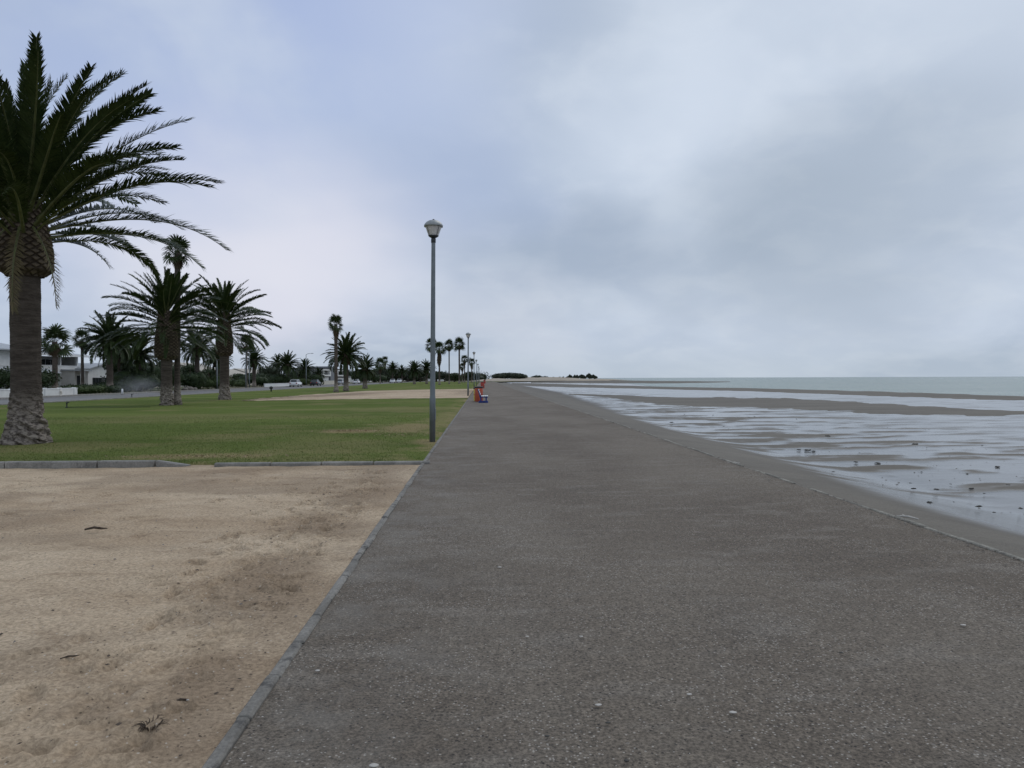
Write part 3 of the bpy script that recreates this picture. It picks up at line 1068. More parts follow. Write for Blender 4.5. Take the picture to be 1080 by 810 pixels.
def trunk_r(r0, r_base, seed, rough=1.0):
    def f(z, a):
        r = r0 + (r_base - r0) * np.exp(-(z / 0.55) ** 1.3)
        ring = (z / 0.055 + 0.6 * np.sin(a * 2 + z)) % 1.0
        r = r + rough * 0.012 * (ring - .5)
        r = r + rough * 0.03 * (fbm(a * 5, z * 3, 4, seed) - .5)
        chip = sstep(1.7, 0.3, z)
        cell = fbm(np.sin(a) * 4 + 7, z * 9 + np.cos(a) * 3, 3, seed + 3)
        r = r + rough * chip * 0.09 * (sstep(.45, .6, cell) - .5) * (0.6 + 0.8 * fbm(a * 9, z * 14, 3, seed + 9))
        return r
    return f


def boss_r(rm, H, ncol, pitch, seed):
    def f(z, a):
        t = z / H
        env = rm * (0.66 + 0.34 * sstep(0, 0.10, t)) * (1 - 0.30 * sstep(0.25, 1.0, t))
        # crossed spirals make diamond scales, each with a raised lower lip
        u = a / (2 * math.pi) * ncol; v = z / pitch
        p = (u + v); q = (v - u)
        fp, fq = p % 1, q % 1
        d = np.minimum(np.minimum(fp, 1 - fp), np.minimum(fq, 1 - fq)) * 2
        tilt = 1 - (fp + fq) / 2
        rnd = vnoise(np.floor(p) * 3.7, np.floor(q) * 5.1, seed)
        h = sstep(0.0, 0.35, d) * (0.4 + 0.9 * tilt) * (0.65 + 0.6 * rnd)
        return env + 0.085 * rm * (h - 0.5) + 0.03 * rm * (fbm(a * 3, z * 3, 3, seed) - .5), np.clip(h, 0, 1.4)
    return f


def date_palm(label, loc, trunk_h, trunk_rad, base_rad, boss_h, boss_rad, frond_len, nfr, seed, near=False, rz=0.0, group=None, lean=0.0, fall=98.0):
    root = thing('date_palm', label, 'palm tree', loc, rz, group)
    k = 1.0 if near else 0.6
    lathe_np('trunk', trunk_r(trunk_rad, base_rad, seed, 1.0), trunk_h + 0.15, int(280 * k), int(120 * k), root, M['trunk'], lean=lean)
    b = lathe_np('leaf_bases', boss_r(boss_rad, boss_h, 15 if near else 13, 0.17 if near else .2, seed), boss_h, int(230 * k), int(220 * k), root, M['boss'], 'scale')
    b.location = (lean * trunk_h, 0, trunk_h)
    r = random.Random(seed)
    zt = trunk_h + boss_h
    lib = FR if near else FR_MID
    s = frond_len / 4.5
    for i in range(nfr):
        t = (i + 0.5) / nfr                       # 0 youngest, 1 oldest
        az = i * 2.39996 + r.uniform(-.25, .25)
        el = 84 - fall * t ** 0.72 + r.uniform(-8, 8)
        dk = min(4, max(0, int(t * 2.6 + r.uniform(.3, 1.6))))
        fr_ = link('frond', r.choice(lib[dk]), root)
        rad = boss_rad * (0.12 + 0.74 * min(1, t * 1.2))
        fr_.location = (lean * zt + rad * math.cos(az), rad * math.sin(az), zt + 0.20 - 0.62 * t ** 1.5 * boss_h)
        fr_.rotation_euler = Euler((r.uniform(-.3, .3), -R(el), az), 'XYZ')
        q = s * r.uniform(.85, 1.08) * (0.70 if t < .12 else 0.86 if t < .25 else 1.0) * (1 - 0.25 * max(0, t - .8) * 5)
        fr_.scale = (q, q, q)
    for i in range(3):
        az = R(-70) - rz + (i - 1) * .55 if near else r.uniform(0, 6.28)
        fr_ = link('frond', r.choice(FR_OLD), root)
        fr_['label'] = 'withered straw-coloured frond'
        fr_.location = (lean * zt + boss_rad * .8 * math.cos(az), boss_rad * .8 * math.sin(az), zt - boss_h * .35)
        fr_.rotation_euler = Euler((0, R(r.uniform(25, 55)), az), 'XYZ')
        fr_.scale = (s * .7,) * 3
    return root


# ---- the big date palm by the path
c = gp(28, 469)
D1 = c.y
TH = z_at(26, 292, D1)
BH = z_at(26, 214, D1) - TH
date_palm('large date palm standing nearest at the left edge of the lawn with rough flared foot', (c.x, c.y, 0), TH, 0.325, 0.53, BH, 0.60, 4.28, 98, 21, near=True, rz=0.6, fall=71.0)

c2 = gp(176, 428)
TH = z_at(176, 380, c2.y); BH = z_at(176, 328, c2.y) - TH
date_palm('date palm with scaly bulging neck on the lawn touching a thinner trunk beside it', (c2.x, c2.y, 0), TH, 0.31, 0.41, BH, 0.66, 3.35, 96, 33, rz=1.9)
c3 = gp(237, 422)
TH = z_at(237, 376, c3.y); BH = z_at(238, 330, c3.y) - TH
date_palm('date palm with stout pale trunk on the lawn edge before the tan roofs', (c3.x, c3.y, 0), TH, 0.34, 0.46, BH, 0.62, 3.5, 96, 47, rz=0.3)

# ---- farther date palms: trunk + one crown mesh, a few crown shapes shared
def crown_mesh(seed, nfr=84, npair=34):
    r = np.random.default_rng(seed)
    VV = []; QQ = []; TT = []; off = 0
    for i in range(nfr):
        t = (i + .5) / nfr
        LV, Q, T3, RV, RF = frond_arrays(1.0, 0.4 + 1.0 * t + r.normal(0, .1), npair, seed * 100 + i, lw=0.030, ll=0.145)
        el = R(84 - 118 * t ** .8 + r.normal(0, 6)); az = i * 2.39996 + r.normal(0, .2)
        Rm = np.array((Matrix.Rotation(az, 3, 'Z') @ Matrix.Rotation(-el, 3, 'Y')))
        o = np.array([.10 * t * math.cos(az), .10 * t * math.sin(az), -.14 * t])
        sc = r.uniform(.85, 1.08)
        V = np.concatenate([LV, RV * np.array([1, .5, 1])]) * sc @ Rm.T + o
        VV.append(V); QQ.append(Q + off); TT.append(T3 + off); QQ.append(RF + len(LV) + off)
        off += len(V)
    o = mesh_np('crown', np.concatenate(VV), [np.concatenate(QQ), np.concatenate(TT)], M['frond'])
    me = o.data; bpy.data.objects.remove(o)
    return me


CROWNS = [crown_mesh(s) for s in (3, 5, 8)]


def simple_trunk(name, h, r0, rb, parent, mat, n=14, seed=0):
    mb = MB(); r = random.Random(seed); prof = []
    k = max(6, int(h / 0.35))
    for i in range(k + 1):
        z = h * i / k
        prof.append(((r0 + (rb - r0) * math.exp(-z / .5)) * r.uniform(.95, 1.05), z))
    return mb.lathe(prof, n).build(name, mat, parent, True)


def far_date_palm(label, px, loc, crown_py, r_px, seed, trunk_r_=0.36, boss=True, group=None):
    root = thing('date_palm', label, 'palm tree', (loc.x, loc.y, 0), seed * 1.3, group)
    zc = z_at(px, crown_py, loc.y)
    rad = r_px / 780 * loc.y
    zc = max(zc, 1.2)
    simple_trunk('trunk', zc - rad * .1, trunk_r_ * .9, trunk_r_ * 1.25, root, M['trunk'], 14, seed)
    if boss:
        mb = MB()
        bh = min(1.6, zc * .3); br = trunk_r_ * 1.75
        mb.lathe([(br * .6, 0), (br, .12), (br * 1.02, bh * .5), (br * .8, bh)], 16)
        b = mb.build('leaf_bases', M['boss'], root, True); b.location = (0, 0, zc - bh)
    cr = link('crown', CROWNS[seed % 3], root)
    cr.location = (0, 0, zc); cr.scale = (rad, rad, rad * .95)
    return root


# ---- fan palms
def fan_arrays(seed, nseg=16, rad=0.78, pet=0.62, spread=1.75):
    r = np.random.default_rng(seed)
    V = []; Q = []; T3 = []
    V += [(0, -.018, 0), (0, .018, 0), (pet, .014, -0.06), (pet, -.014, -0.06)]
    Q.append((0, 1, 2, 3))
    c = np.array([pet, 0, -0.06])
    for k in range(nseg):
        a = (k / (nseg - 1) - .5) * 2 * spread
        l = rad * (1 - 0.22 * (abs(a) / spread) ** 2) * r.uniform(.88, 1.1)
        d = np.array([math.cos(a), math.sin(a), 0.10 * (1 if k % 2 else -1)])
        s = np.array([-math.sin(a), math.cos(a), 0]) * 0.055 * rad / .75
        i = len(V)
        m1 = c + d * l * .55 + np.array([0, 0, .05 * math.cos(a)])
        m2 = c + d * l * .85 + np.array([0, 0, -.06])
        V += [tuple(c - s * .2), tuple(c + s * .2), tuple(m1 + s), tuple(m1 - s), tuple(m2 + s * .6), tuple(m2 - s * .6), tuple(c + d * l * 1.02 + np.array([0, 0, -.24 * r.uniform(.4, 1.5)]))]
        Q += [(i, i + 1, i + 2, i + 3), (i + 3, i + 2, i + 4, i + 5)]; T3.append((i + 5, i + 4, i + 6))
    return np.array(V), np.array(Q), np.array(T3)


def fan_crown(seed, n, el_hi, el_lo, mat, name, drop=0.0, sc=1.0, rad0=.1, vary=.85):
    r = np.random.default_rng(seed)
    VV = []; QQ = []; TT = []; off = 0
    for i in range(n):
        t = (i + .5) / n
        V, Q, T3 = fan_arrays(seed * 50 + i)
        el = R(el_hi + (el_lo - el_hi) * t + r.normal(0, 7)); az = i * 2.39996 + r.normal(0, .25)
        Rm = np.array(Matrix.Rotation(az, 3, 'Z') @ Matrix.Rotation(-el, 3, 'Y') @ Matrix.Rotation(r.normal(0, .5), 3, 'X'))
        o = np.array([rad0 * math.cos(az), rad0 * math.sin(az), -drop * t])
        VV.append(V * r.uniform(vary, 1.1) * sc @ Rm.T + o); QQ.append(Q + off); TT.append(T3 + off); off += len(V)
    o = mesh_np(name, np.concatenate(VV), [np.concatenate(QQ), np.concatenate(TT)], mat)
    me = o.data; bpy.data.objects.remove(o)
    return me


FAN_CROWN = [fan_crown(s, 34, 88, -46, M['fan'], 'crown', 0.5, vary=.6) for s in (2, 4, 6)]
FAN_SKIRT = [fan_crown(s, 26, -58, -84, M['skirt'], 'dead_leaf_skirt', 0.7, .7) for s in (12, 14)]


def fan_palm(label, px, loc, crown_py, r_px, seed, trunk=0.17, skirt=1.0, group=None, lean=0.0):
    root = thing('fan_palm', label, 'palm tree', (loc.x, loc.y, 0), seed * 2.1, group)
    root.rotation_euler = (0, lean, 0)
    zc = max(1.5, z_at(px, crown_py, loc.y)); s = (r_px / 780 * loc.y) / 1.4
    simple_trunk('trunk', zc - .25 * s, trunk, trunk * 1.9, root, M['trunk'], 12, seed)
    cr = link('crown', FAN_CROWN[seed % 3], root); cr.location = (0, 0, zc); cr.scale = (s, s, s); cr.rotation_euler = (0, 0, seed * 1.7)
    if skirt > 0:
        sk = link('dead_leaf_skirt', FAN_SKIRT[seed % 2], root); sk.location = (0, 0, zc - .25 * s); sk.scale = (s * .8, s * .8, s * skirt)
        sk.rotation_euler = (0, 0, seed * .9)
    return root


LAND_X = -43.5                     # planting line between the road and the house plots
fan_palm('tall fan palm rising close behind the date palm with the bulging neck', 190, gp(187, 427.5), 262, 17, 3, 0.17, 1.1, lean=R(.5))
fan_palm('bushy headed fan palm before the white house above the low white wall', 59, at_x(58, -46), 357, 18, 4, 0.26, .8)
fan_palm('small slender fan palm between the white house and the dense date palms', 88, at_x(87, -52), 356, 11, 5, 0.18, .8)
far_date_palm('dense date palm at the roadside beside the gabled white house, fuller of a close pair', 118, gp(116, 414), 356, 30, 6, .42)
far_date_palm('date palm close right of the gabled white house, partly hidden in a pair', 131, gp(127, 413), 364, 26, 7, .38)
far_date_palm('low shadowy date palm behind the sprinkler mist', 150, at_x(147, -46), 372, 24, 8, .34)
far_date_palm('dark full date palm seen between the two pale lawn trunks', 209, at_x(208, -44), 366, 21, 9, .40)
far_date_palm('short date palm hidden behind the stout pale trunk on the lawn edge', 248, at_x(229, -44), 378, 17, 10, .30)
fan_palm('thin fan palm sticking up beside two roadside lamp posts', 262, at_x(260, -44), 361, 10, 11, 0.17, .8)
far_date_palm('round headed date palm just past the two roadside lamp posts', 271, at_x(268, -45), 379, 14, 12, .38)
far_date_palm('bushy date palm behind the end of the tan roofed house', 303, at_x(303, -44), 384, 15, 13, .40)
far_date_palm('smaller date palm crowding the left of the bushy one by the tan roof', 292, at_x(293, -50), 383, 11, 14, .30)
far_date_palm('date palm behind a single roadside lamp post left of the grey and white house', 322, at_x(322, -44), 388, 11, 15, .40)
far_date_palm('low date palm immediately left of the grey and white house', 336, at_x(336, -44), 394, 8, 16, .38)
fan_palm('tallest lone fan palm on a bare thin trunk before the grey and white house', 354.5, gp(354.5, 414), 340, 10, 17, 0.19, 1.5)
far_date_palm('date palm with arching crown beside the lone thin fan palm', 366, gp(365, 413), 373, 24, 18, .33)
far_date_palm('low broad date palm on the lawn right of the arching one', 384, gp(385, 410), 388, 16, 19, .36)
fan_palm('small fan palm peeping over the low broad date palm', 402, at_x(401, -34), 383, 7, 20, .17, 1.2)
fan_palm('narrow top heavy fan palm standing out above the far tree line', 406, at_x(406, -40), 379, 4.5, 21, .15, 2.2)
far_date_palm('far round date palm in the tree line right of the narrow fan palm', 414, at_x(414, -38), 388, 8, 22, .36)
far_date_palm('far small date palm in the tree line with a car below', 424, at_x(424, -36), 391, 7, 23, .36)
far_date_palm('spiky date palm on the far lawn with open ground on its left', 437, gp(437, 405.3), 390, 11, 24, .36)
far_date_palm('spiky date palm just left of the nearest lamp post', 450, gp(450, 405), 388, 10, 25, .36)
fan_palm('fan palm whose head shows behind the upper nearest lamp post', 454, gp(455, 405.2), 362, 8, 26, .17, 1.0)
fan_palm('shaggy fan palm right of the nearest lamp post with leaves hanging low', 464, gp(463.5, 406), 366, 8, 27, .20, 2.2)
fan_palm('fan palm with bare pole trunk, left of a matching taller pair', 473.8, gp(473.8, 405), 363, 6.5, 28, .17, .9)
fan_palm('fan palm with thick pale trunk nearest to the second lamp post', 485, gp(484.5, 404.6), 362, 7.5, 29, .24, .7)
fan_palm('short fan palm showing behind the second lamp post', 490, gp(490, 403.6), 378, 5, 30, .2, 1.2)
fan_palm('short fan palm between the second and third lamp posts', 498, gp(497.6, 403.6), 381, 4.8, 31, .2, 1.6)
fan_palm('lowest fan palm tucked under the taller pair left of the second lamp post', 488, gp(487.6, 403.4), 386, 4, 32, .2, 1.2)
fan_palm('little fan palm far off left of the thin fan palm by two lamp posts', 230, at_x(229, -62), 372, 9, 34, .17, 1)

# ---- shrubs, hedges and leafy trees
def leaf_cloud(lobes, n, size, seed, mat, name, parent=None, core=True):
    """lobes: (cx,cy,cz,rx,ry,rz). Small leaf faces through the volume, thinning outward."""
    r = np.random.default_rng(seed)
    wts = np.array([l[3] * l[4] * l[5] for l in lobes]) ** .7; wts /= wts.sum()
    pick = r.choice(len(lobes), n, p=wts)
    Lb = np.array(lobes)[pick]
    d = r.normal(size=(n, 3)); d /= np.linalg.norm(d, axis=1, keepdims=True)
    rad = r.uniform(.55, 1.12, n) ** .6
    lump = 0.75 + 0.5 * fbm(d[:, 0] * 2.6 + pick * 3.1, d[:, 1] * 2.6 + d[:, 2] * 2.1, 3, seed)
    C = Lb[:, :3] + d * (rad * lump)[:, None] * Lb[:, 3:]
    C[:, 2] = np.maximum(C[:, 2], 0.03)
    a = r.normal(size=(n, 3)); a /= np.linalg.norm(a, axis=1, keepdims=True)
    b = np.cross(a, r.normal(size=(n, 3))); b /= np.linalg.norm(b, axis=1, keepdims=True)
    s = size * r.uniform(.6, 1.4, n)[:, None]
    V = np.stack([C - a * s, C + b * s * .5, C + a * s, C - b * s * .5], 1).reshape(-1, 3)
    F = np.arange(4 * n).reshape(-1, 4)
    polys = [F]
    if core:
        cv = []; cf = []; o = len(V)
        for l in lobes:
            for i in range(7):
                for j in range(10):
                    th = math.pi * i / 6; ph = 2 * math.pi * j / 10
                    k = .68
                    cv.append((l[0] + l[3] * k * math.sin(th) * math.cos(ph), l[1] + l[4] * k * math.sin(th) * math.sin(ph), max(0.02, l[2] + l[5] * k * math.cos(th))))
            cf.append(grid_faces(7, 10, True) + o); o += 70
        V = np.concatenate([V, np.array(cv)]); polys.append(np.concatenate(cf))
    return mesh_np(name, V, polys, mat, parent)


def shrub(name, label, cat, loc, lobes, n, size, seed, mat, group=None):
    o = leaf_cloud(lobes, n, size, seed, mat, name)
    o.location = (loc.x, loc.y, 0)
    return tag(o, label, cat, group)


def blob(w, d, h, k, seed):
    r = random.Random(seed)
    return [(r.uniform(-w, w) * .6, r.uniform(-d, d) * .6, h * r.uniform(.35, .6), w * r.uniform(.35, .6), d * r.uniform(.4, .6), h * r.uniform(.35, .52)) for _ in range(k)]


def leafy_tree(label, loc, h, w, seed, mat, group=None, trunk_h=None):
    root = thing('leafy_tree', label, 'tree', (loc.x, loc.y, 0), 0, group)
    th = trunk_h or h * .35
    mb = MB().tube([(0, 0, -.3), (.05, .03, th * .6), (0, .1, th * 1.3)], [w * .07, w * .05, w * .03], 8)
    for a in range(4):
        q = a * 1.6 + seed
        mb.tube([(0, .05, th * .9), (w * .3 * math.cos(q), w * .3 * math.sin(q), th * 1.45), (w * .5 * math.cos(q), w * .5 * math.sin(q), h * .75)], [w * .035, w * .025, w * .012], 6)
    mb.build('trunk', M['bark'], root, True)
    r = random.Random(seed)
    lobes = [(r.uniform(-w, w) * .35, r.uniform(-w, w) * .35, h * r.uniform(.4, .8), w * r.uniform(.22, .38), w * r.uniform(.22, .38), h * r.uniform(.16, .26)) for _ in range(8)]
    leaf_cloud(lobes, 2600, max(.09, w * .035), seed, mat, 'crown', root)
    return root


# clipped umbrella-shaped tree behind the big trunk
p = at_x(24, -47)
root = thing('leafy_tree', 'dark clipped dome shaped tree half hidden behind the nearest palm trunk', 'tree', (p.x, p.y, 0))
MB().tube([(0, 0, 0), (.1, 0, 1.0), (0, .1, 2.0)], [.2, .16, .1], 8).build('trunk', M['bark'], root, True)
leaf_cloud([(0, 0, 1.9, 2.9, 2.9, 1.15), (.9, .4, 1.7, 2.4, 2.2, .9), (-1, -.4, 1.8, 2.2, 2.4, .9)], 4200, .12, 71, M['leaf_dark'], 'crown', root)

for i, (px, X, h_, w_, lb) in enumerate((
        (284, -50, 4.6, 5.0, 'dark leafy tree behind the gable of the pale tan roof'), (315, -48, 4.4, 5.2, 'dark leafy tree between the bushy palm and the single roadside lamp post'),
        (379, -46, 5.2, 7, 'dark leafy tree behind the arching date palm'), (395, -44, 6.0, 9, 'dark round tree left of the narrow far fan palm'), (411, -42, 6.6, 11, 'dark wide tree in the tree line right of the narrow fan palm'),
        (421, -40, 6.6, 11, 'dark tree in the tree line before the spiky lawn palms'), (430, -38, 6.4, 11, 'dark tree just left of the spiky palm on the far lawn'), (443, -30, 5.6, 9, 'dark tree between the two spiky palms of the far lawn'),
        (460, -22, 5.0, 8, 'dark tree behind the foot of the nearest lamp post'), (469, -17, 4.6, 6, 'dark tree under the shaggy fan palm'), (479, -12, 4.0, 5, 'dark little tree between the matching fan palm pair'), (494, -6.5, 4.6, 5, 'dark tree right of the second lamp post'), (502, -4.0, 4.4, 4.2, 'dark tree behind the third lamp post'))):
    leafy_tree(lb, at_x(px, X), h_, w_, 40 + i, M['leaf_dark'] if i % 3 else M['leaf_far'], None, h_ * .25)
for i, (px, X, h_, w_, lb) in enumerate(((136, -50, 4.6, 5.0, 'dark leafy tree behind the low shadowy palm by the mist'), (154, -52, 5.2, 5.5, 'dark leafy tree filling the gap left of the bulging necked palm'),
        (200, -50, 4.6, 4.6, 'dark leafy tree behind the dark full date palm'), (226, -50, 3.8, 4.0, 'dark leafy tree left of the stout pale trunk'), (258, -50, 3.2, 4.4, 'low dark tree before the long tan roof'))):
    leafy_tree(lb, at_x(px, X), h_, w_, 80 + i, M['leaf_dark'], None, h_ * .22)
hedges = [
    ('dark shrub growing at the right end of the low white wall', 88, -44.5, 2.4, 1.5, 1.0, 'leaf_mid'),
    ('tall dark shrub under the white balcony house', 72, -47.5, 2.6, 1.6, 1.1, 'leaf_dark'),
    ('rounded shrub before the gabled white house', 104, -45.5, 2.8, 1.5, 1.0, 'leaf_dark'),
    ('dark green shrub between the two roadside date palms', 121, -47, 3.0, 1.6, 1.7, 'leaf_dark'),
    ('broad dark shrub behind the sprinkler mist', 141, -46.5, 4.2, 2.0, 3.4, 'leaf_dark'),
    ('high dark shrub left of the bulging necked palm', 160, -48, 4.4, 2.2, 4.0, 'leaf_dark'),
    ('dark shrub seen just right of the tall thin trunk', 194, -45, 3.6, 1.8, 3.0, 'leaf_dark'),
    ('clump of shrub at the foot of the dark full date palm', 214, -46, 4.0, 2, 2.4, 'leaf_mid'),
    ('yellowish green shrub right of the stout pale trunk', 250, -45, 2.8, 1.6, 1.7, 'leaf_mid'),
    ('dark hedge bulk under the tan roof end', 272, -46, 4.2, 2.2, 3.1, 'leaf_dark'),
    ('long dark hedge before the tan gable end', 287, -47, 5.0, 2.4, 2.9, 'leaf_dark'),
    ('low dark bush at the foot of the bushy date palm by the tan roof', 312, -46, 4.5, 2.4, 2.2, 'leaf_mid'),
    ('dark bush below the date palm with the single roadside lamp post', 327, -46, 5.0, 2.6, 3.2, 'leaf_dark'),
    ('dark bush right of the grey and white house', 392, -44, 7.0, 4, 3.4, 'leaf_dark'),
    ('wide dark bush mass below the narrow far fan palm', 408, -46, 8, 4, 3.6, 'leaf_dark'),
    ('dark bush mass under the far small date palms', 424, -44, 9, 4, 4.2, 'leaf_dark'),
    ('dark bush left of the spiky lawn palms', 432, -38, 8, 4, 3.4, 'leaf_far'),
    ('dark bush behind the nearest lamp post foot', 458, -34, 8, 4, 4.2, 'leaf_dark'),
    ('low spreading bush under the matching fan palm pair', 481, -12.5, 3.6, 3, 3.0, 'leaf_dark'),
    ('grey green bush left of the second lamp post', 488, -11, 3.4, 3, 3.2, 'leaf_far'),
]
for i, (lb, px, X, w_, d_, h_, mt) in enumerate(hedges):
    shrub('shrub', lb, 'shrub', at_x(px, X), blob(w_, d_, h_, 7, 500 + i), 1700, max(.10, w_ * .035), 900 + i, M[mt])

# far woods beyond the lawns: read as one mass
p = at_y(470, 560)
lob = [(random.uniform(-150, 26), random.uniform(-40, 40), random.uniform(1.2, 3.4), random.uniform(6, 12), 9, random.uniform(2, 4.6)) for _ in range(46)]
o = leaf_cloud(lob, 14000, .55, 333, M['leaf_far'], 'far_wood'); o.location = (p.x, p.y, 0)
tag(o, 'distant grey green belt of trees closing off the far lawns', 'woodland', kind='stuff')

p = at_y(537, 520)
lob = [(x, random.uniform(-8, 8), 1.3 + 1.5 * math.sqrt(max(0, 1 - (x / 12.5) ** 2)), 2.6, 5, 1.1 + 0.9 * math.sqrt(max(0, 1 - (x / 12.5) ** 2))) for x in np.linspace(-10.5, 10.5, 22)]
o = leaf_cloud(lob, 9000, .32, 334, M['leaf_far'], 'thicket'); o.location = (p.x, p.y, .6)
tag(o, 'low domed dark thicket on the far dune beyond the end of the path', 'thicket', kind='stuff')

bush0 = None
spec = [(563, 397.2, 2.2, 'small round bush on the far dune crest, nearest to the domed thicket'), (566.5, 396.6, 3.0, 'middle bush of a touching trio on the far dune crest'), (569.5, 396.9, 2.5, 'right hand bush of a touching trio on the far dune crest'),
        (575, 397.2, 2.4, 'lone dark bush on the far dune crest right of the trio'), (583.5, 397.8, 1.4, 'tiniest bush alone on the falling dune crest')]
for i, (px, py, hh, lb) in enumerate(spec):
    q = at_y(px, 535)
    o = leaf_cloud([(0, 0, .8, 1.5, 1.5, .8), (.8, .2, .6, 1.2, 1, .6), (-.8, 0, .65, 1.2, 1.2, .65)], 500, .2, 700 + i, M['leaf_far'], 'bush')
    zb = z_at(px, py, 535)
    o.location = (q.x, 535, max(.2, zb - hh * .75)); o.scale = (hh / 1.7,) * 3
    tag(o, lb, 'bush', 'bushes on the far dune')
tspec = [(589, 2.0), (593, 2.3), (597, 2.4), (601.5, 3.4), (605.5, 3.0), (609, 3.2), (613.5, 4.0), (617, 3.0), (621, 4.4), (625.5, 3.5)]
t0 = None
for i, (px, hh) in enumerate(tspec):
    q = at_y(px, 560)
    lb = 'small wind bent tree in the row at the tip of the far spit'
    if t0 is None:
        t0 = thing('leafy_tree', lb, 'tree', (q.x, 560, .7), 0, 'trees along the tip of the far spit')
        MB().tube([(0, 0, 0), (.1, 0, .5), (.3, 0, .95)], [.07, .05, .02], 6).build('trunk', M['bark'], t0)
        leaf_cloud([(.1, 0, .45, .75, .6, .25), (.4, .1, .72, .35, .4, .18), (-.4, 0, .35, .5, .5, .25), (.62, 0, .9, .14, .2, .1)], 700, .11, 800, M['leaf_far'], 'crown', t0)
        t0.scale = (hh,) * 3
    else:
        dup(t0, (q.x, 560 + random.uniform(-8, 8), .7), random.uniform(0, 6.28), lb, scale=(hh, hh, hh * random.uniform(.85, 1.15)))

# ================================================================== BUILDINGS AND WALLS
def window(root, x, y0, y1, z0, z1, frame=None, mull=1, face='x'):
    """window on a wall facing +X (face 'x') at plane x, or on a wall facing -Y (face 'y') with x as the y plane"""
    fm = MB(); gm = MB(); t = .07

    def bx(mb, a0, a1, b0, b1, c0, c1):
        if face == 'x': mb.box(x + a0, x + a1, b0, b1, c0, c1)
        else: mb.box(b0, b1, x - a1, x - a0, c0, c1)
    bx(fm, .003, .06, y0, y1, z1 - t, z1); bx(fm, .003, .06, y0, y1, z0, z0 + t)
    bx(fm, .003, .06, y0, y0 + t, z0 + t, z1 - t); bx(fm, .003, .06, y1 - t, y1, z0 + t, z1 - t)
    for k in range(1, mull + 1):
        ym = y0 + (y1 - y0) * k / (mull + 1)
        bx(fm, .003, .05, ym - .03, ym + .03, z0 + t, z1 - t)
    bx(gm, .003, .02, y0 + t, y1 - t, z0 + t, z1 - t)
    f = fm.build('window', frame or M['slat'], root)
    gm.build('pane', M['glass'], f)
    return f


# low white wall along the pavement
wx = -43.2
ya, yb = at_x(-30, wx).y, at_x(80.5, wx).y
wall = thing('garden_wall', 'low white garden wall with square piers before the white house', 'wall', (wx, ya, 0))
mb = MB(); mb.box(-.1, .1, 0, yb - ya, -.2, .66); mb.build('wall_panel', M['white'], wall)
mb = MB(); mb.box(-.14, .14, -.02, yb - ya + .02, .66, .74, .02); mb.build('coping', M['slat'], wall)
k = 0
while k * 2.6 <= yb - ya + .1:
    MB().box(-.17, .17, k * 2.6 - .16, k * 2.6 + .16, -.2, .80, .02).build('pier', M['white'], wall); k += 1

# two-storey white house with balcony
hx = -60.0
y0, y1 = at_x(36, hx).y, at_x(81, hx).y
H = thing('house', 'white two storey house with pale low roof and a deep balcony', 'house', (hx, y0, 0))
Ln = y1 - y0
MB().box(-13, -.5, 0, Ln, -.1, 2.55).box(-13, -2.6, .02, Ln - .02, 2.55, 5.0).box(-2.59, .1, Ln - .22, Ln - .03, 2.79, 4.98).build('wall', M['offwhite'], H)
rf = MB().prism([(-14, 5.0), (-6, 6.1), (1.2, 5.0), (1.2, 5.18), (-6, 6.3), (-14, 5.18)], -1.0, Ln + 1.0).build('roof', M['rooflight'], H)
MB().box(1.2, 1.28, -1.0, Ln + 1.0, 4.9, 5.2).build('fascia', M['slat'], rf)
b = MB().box(-2.6, .4, -.3, Ln + .3, 2.56, 2.78).box(.2, .4, -.3, Ln + .3, 2.78, 3.55).build('balcony', M['white'], H)
MB().box(.15, .45, -.35, Ln + .35, 3.55, 3.63).build('railing', M['slat'], b)
for yy_ in (0.2, Ln * .55, Ln - .35):
    MB().box(-.1, .3, yy_, yy_ + .4, 0, 2.55).box(-.1, .2, yy_ + .02, yy_ + .36, 3.63, 5.0).build('pillar', M['white'], H)
window(H, -2.6, 1.0, Ln * .45, 2.9, 4.6, mull=2); window(H, -2.6, Ln * .55, Ln - .8, 2.9, 4.6, mull=2)
window(H, -.5, 1.0, Ln * .4, .3, 2.2, mull=2); window(H, -.5, Ln * .6, Ln - 1.2, .2, 2.3, mull=1)
# projecting wing toward the left frame edge, part of the same house
MB().box(-13, 1.2, -13, -.6, -.1, 5.2).build('wing_wall', M['white'], H)
MB().prism([(-13.8, 5.2), (-5, 6.5), (2.2, 5.2), (2.2, 5.38), (-5, 6.7), (-13.8, 5.38)], -14, -.4).build('wing_roof', M['rooflight'], H)
MB().prism([(1.25, 3.2), (4.2, 2.4), (4.2, 2.55), (1.25, 3.35)], -13.4, -1).build('porch_roof', M['rooflight'], H)
window(H, 1.2, -11.6, -9.8, 3.7, 4.7); window(H, 1.2, -5.5, -3.2, 3.7, 4.7); window(H, 1.2, -11, -8.5, .5, 2.0); window(H, 1.2, -5.2, -3, .5, 2.1)

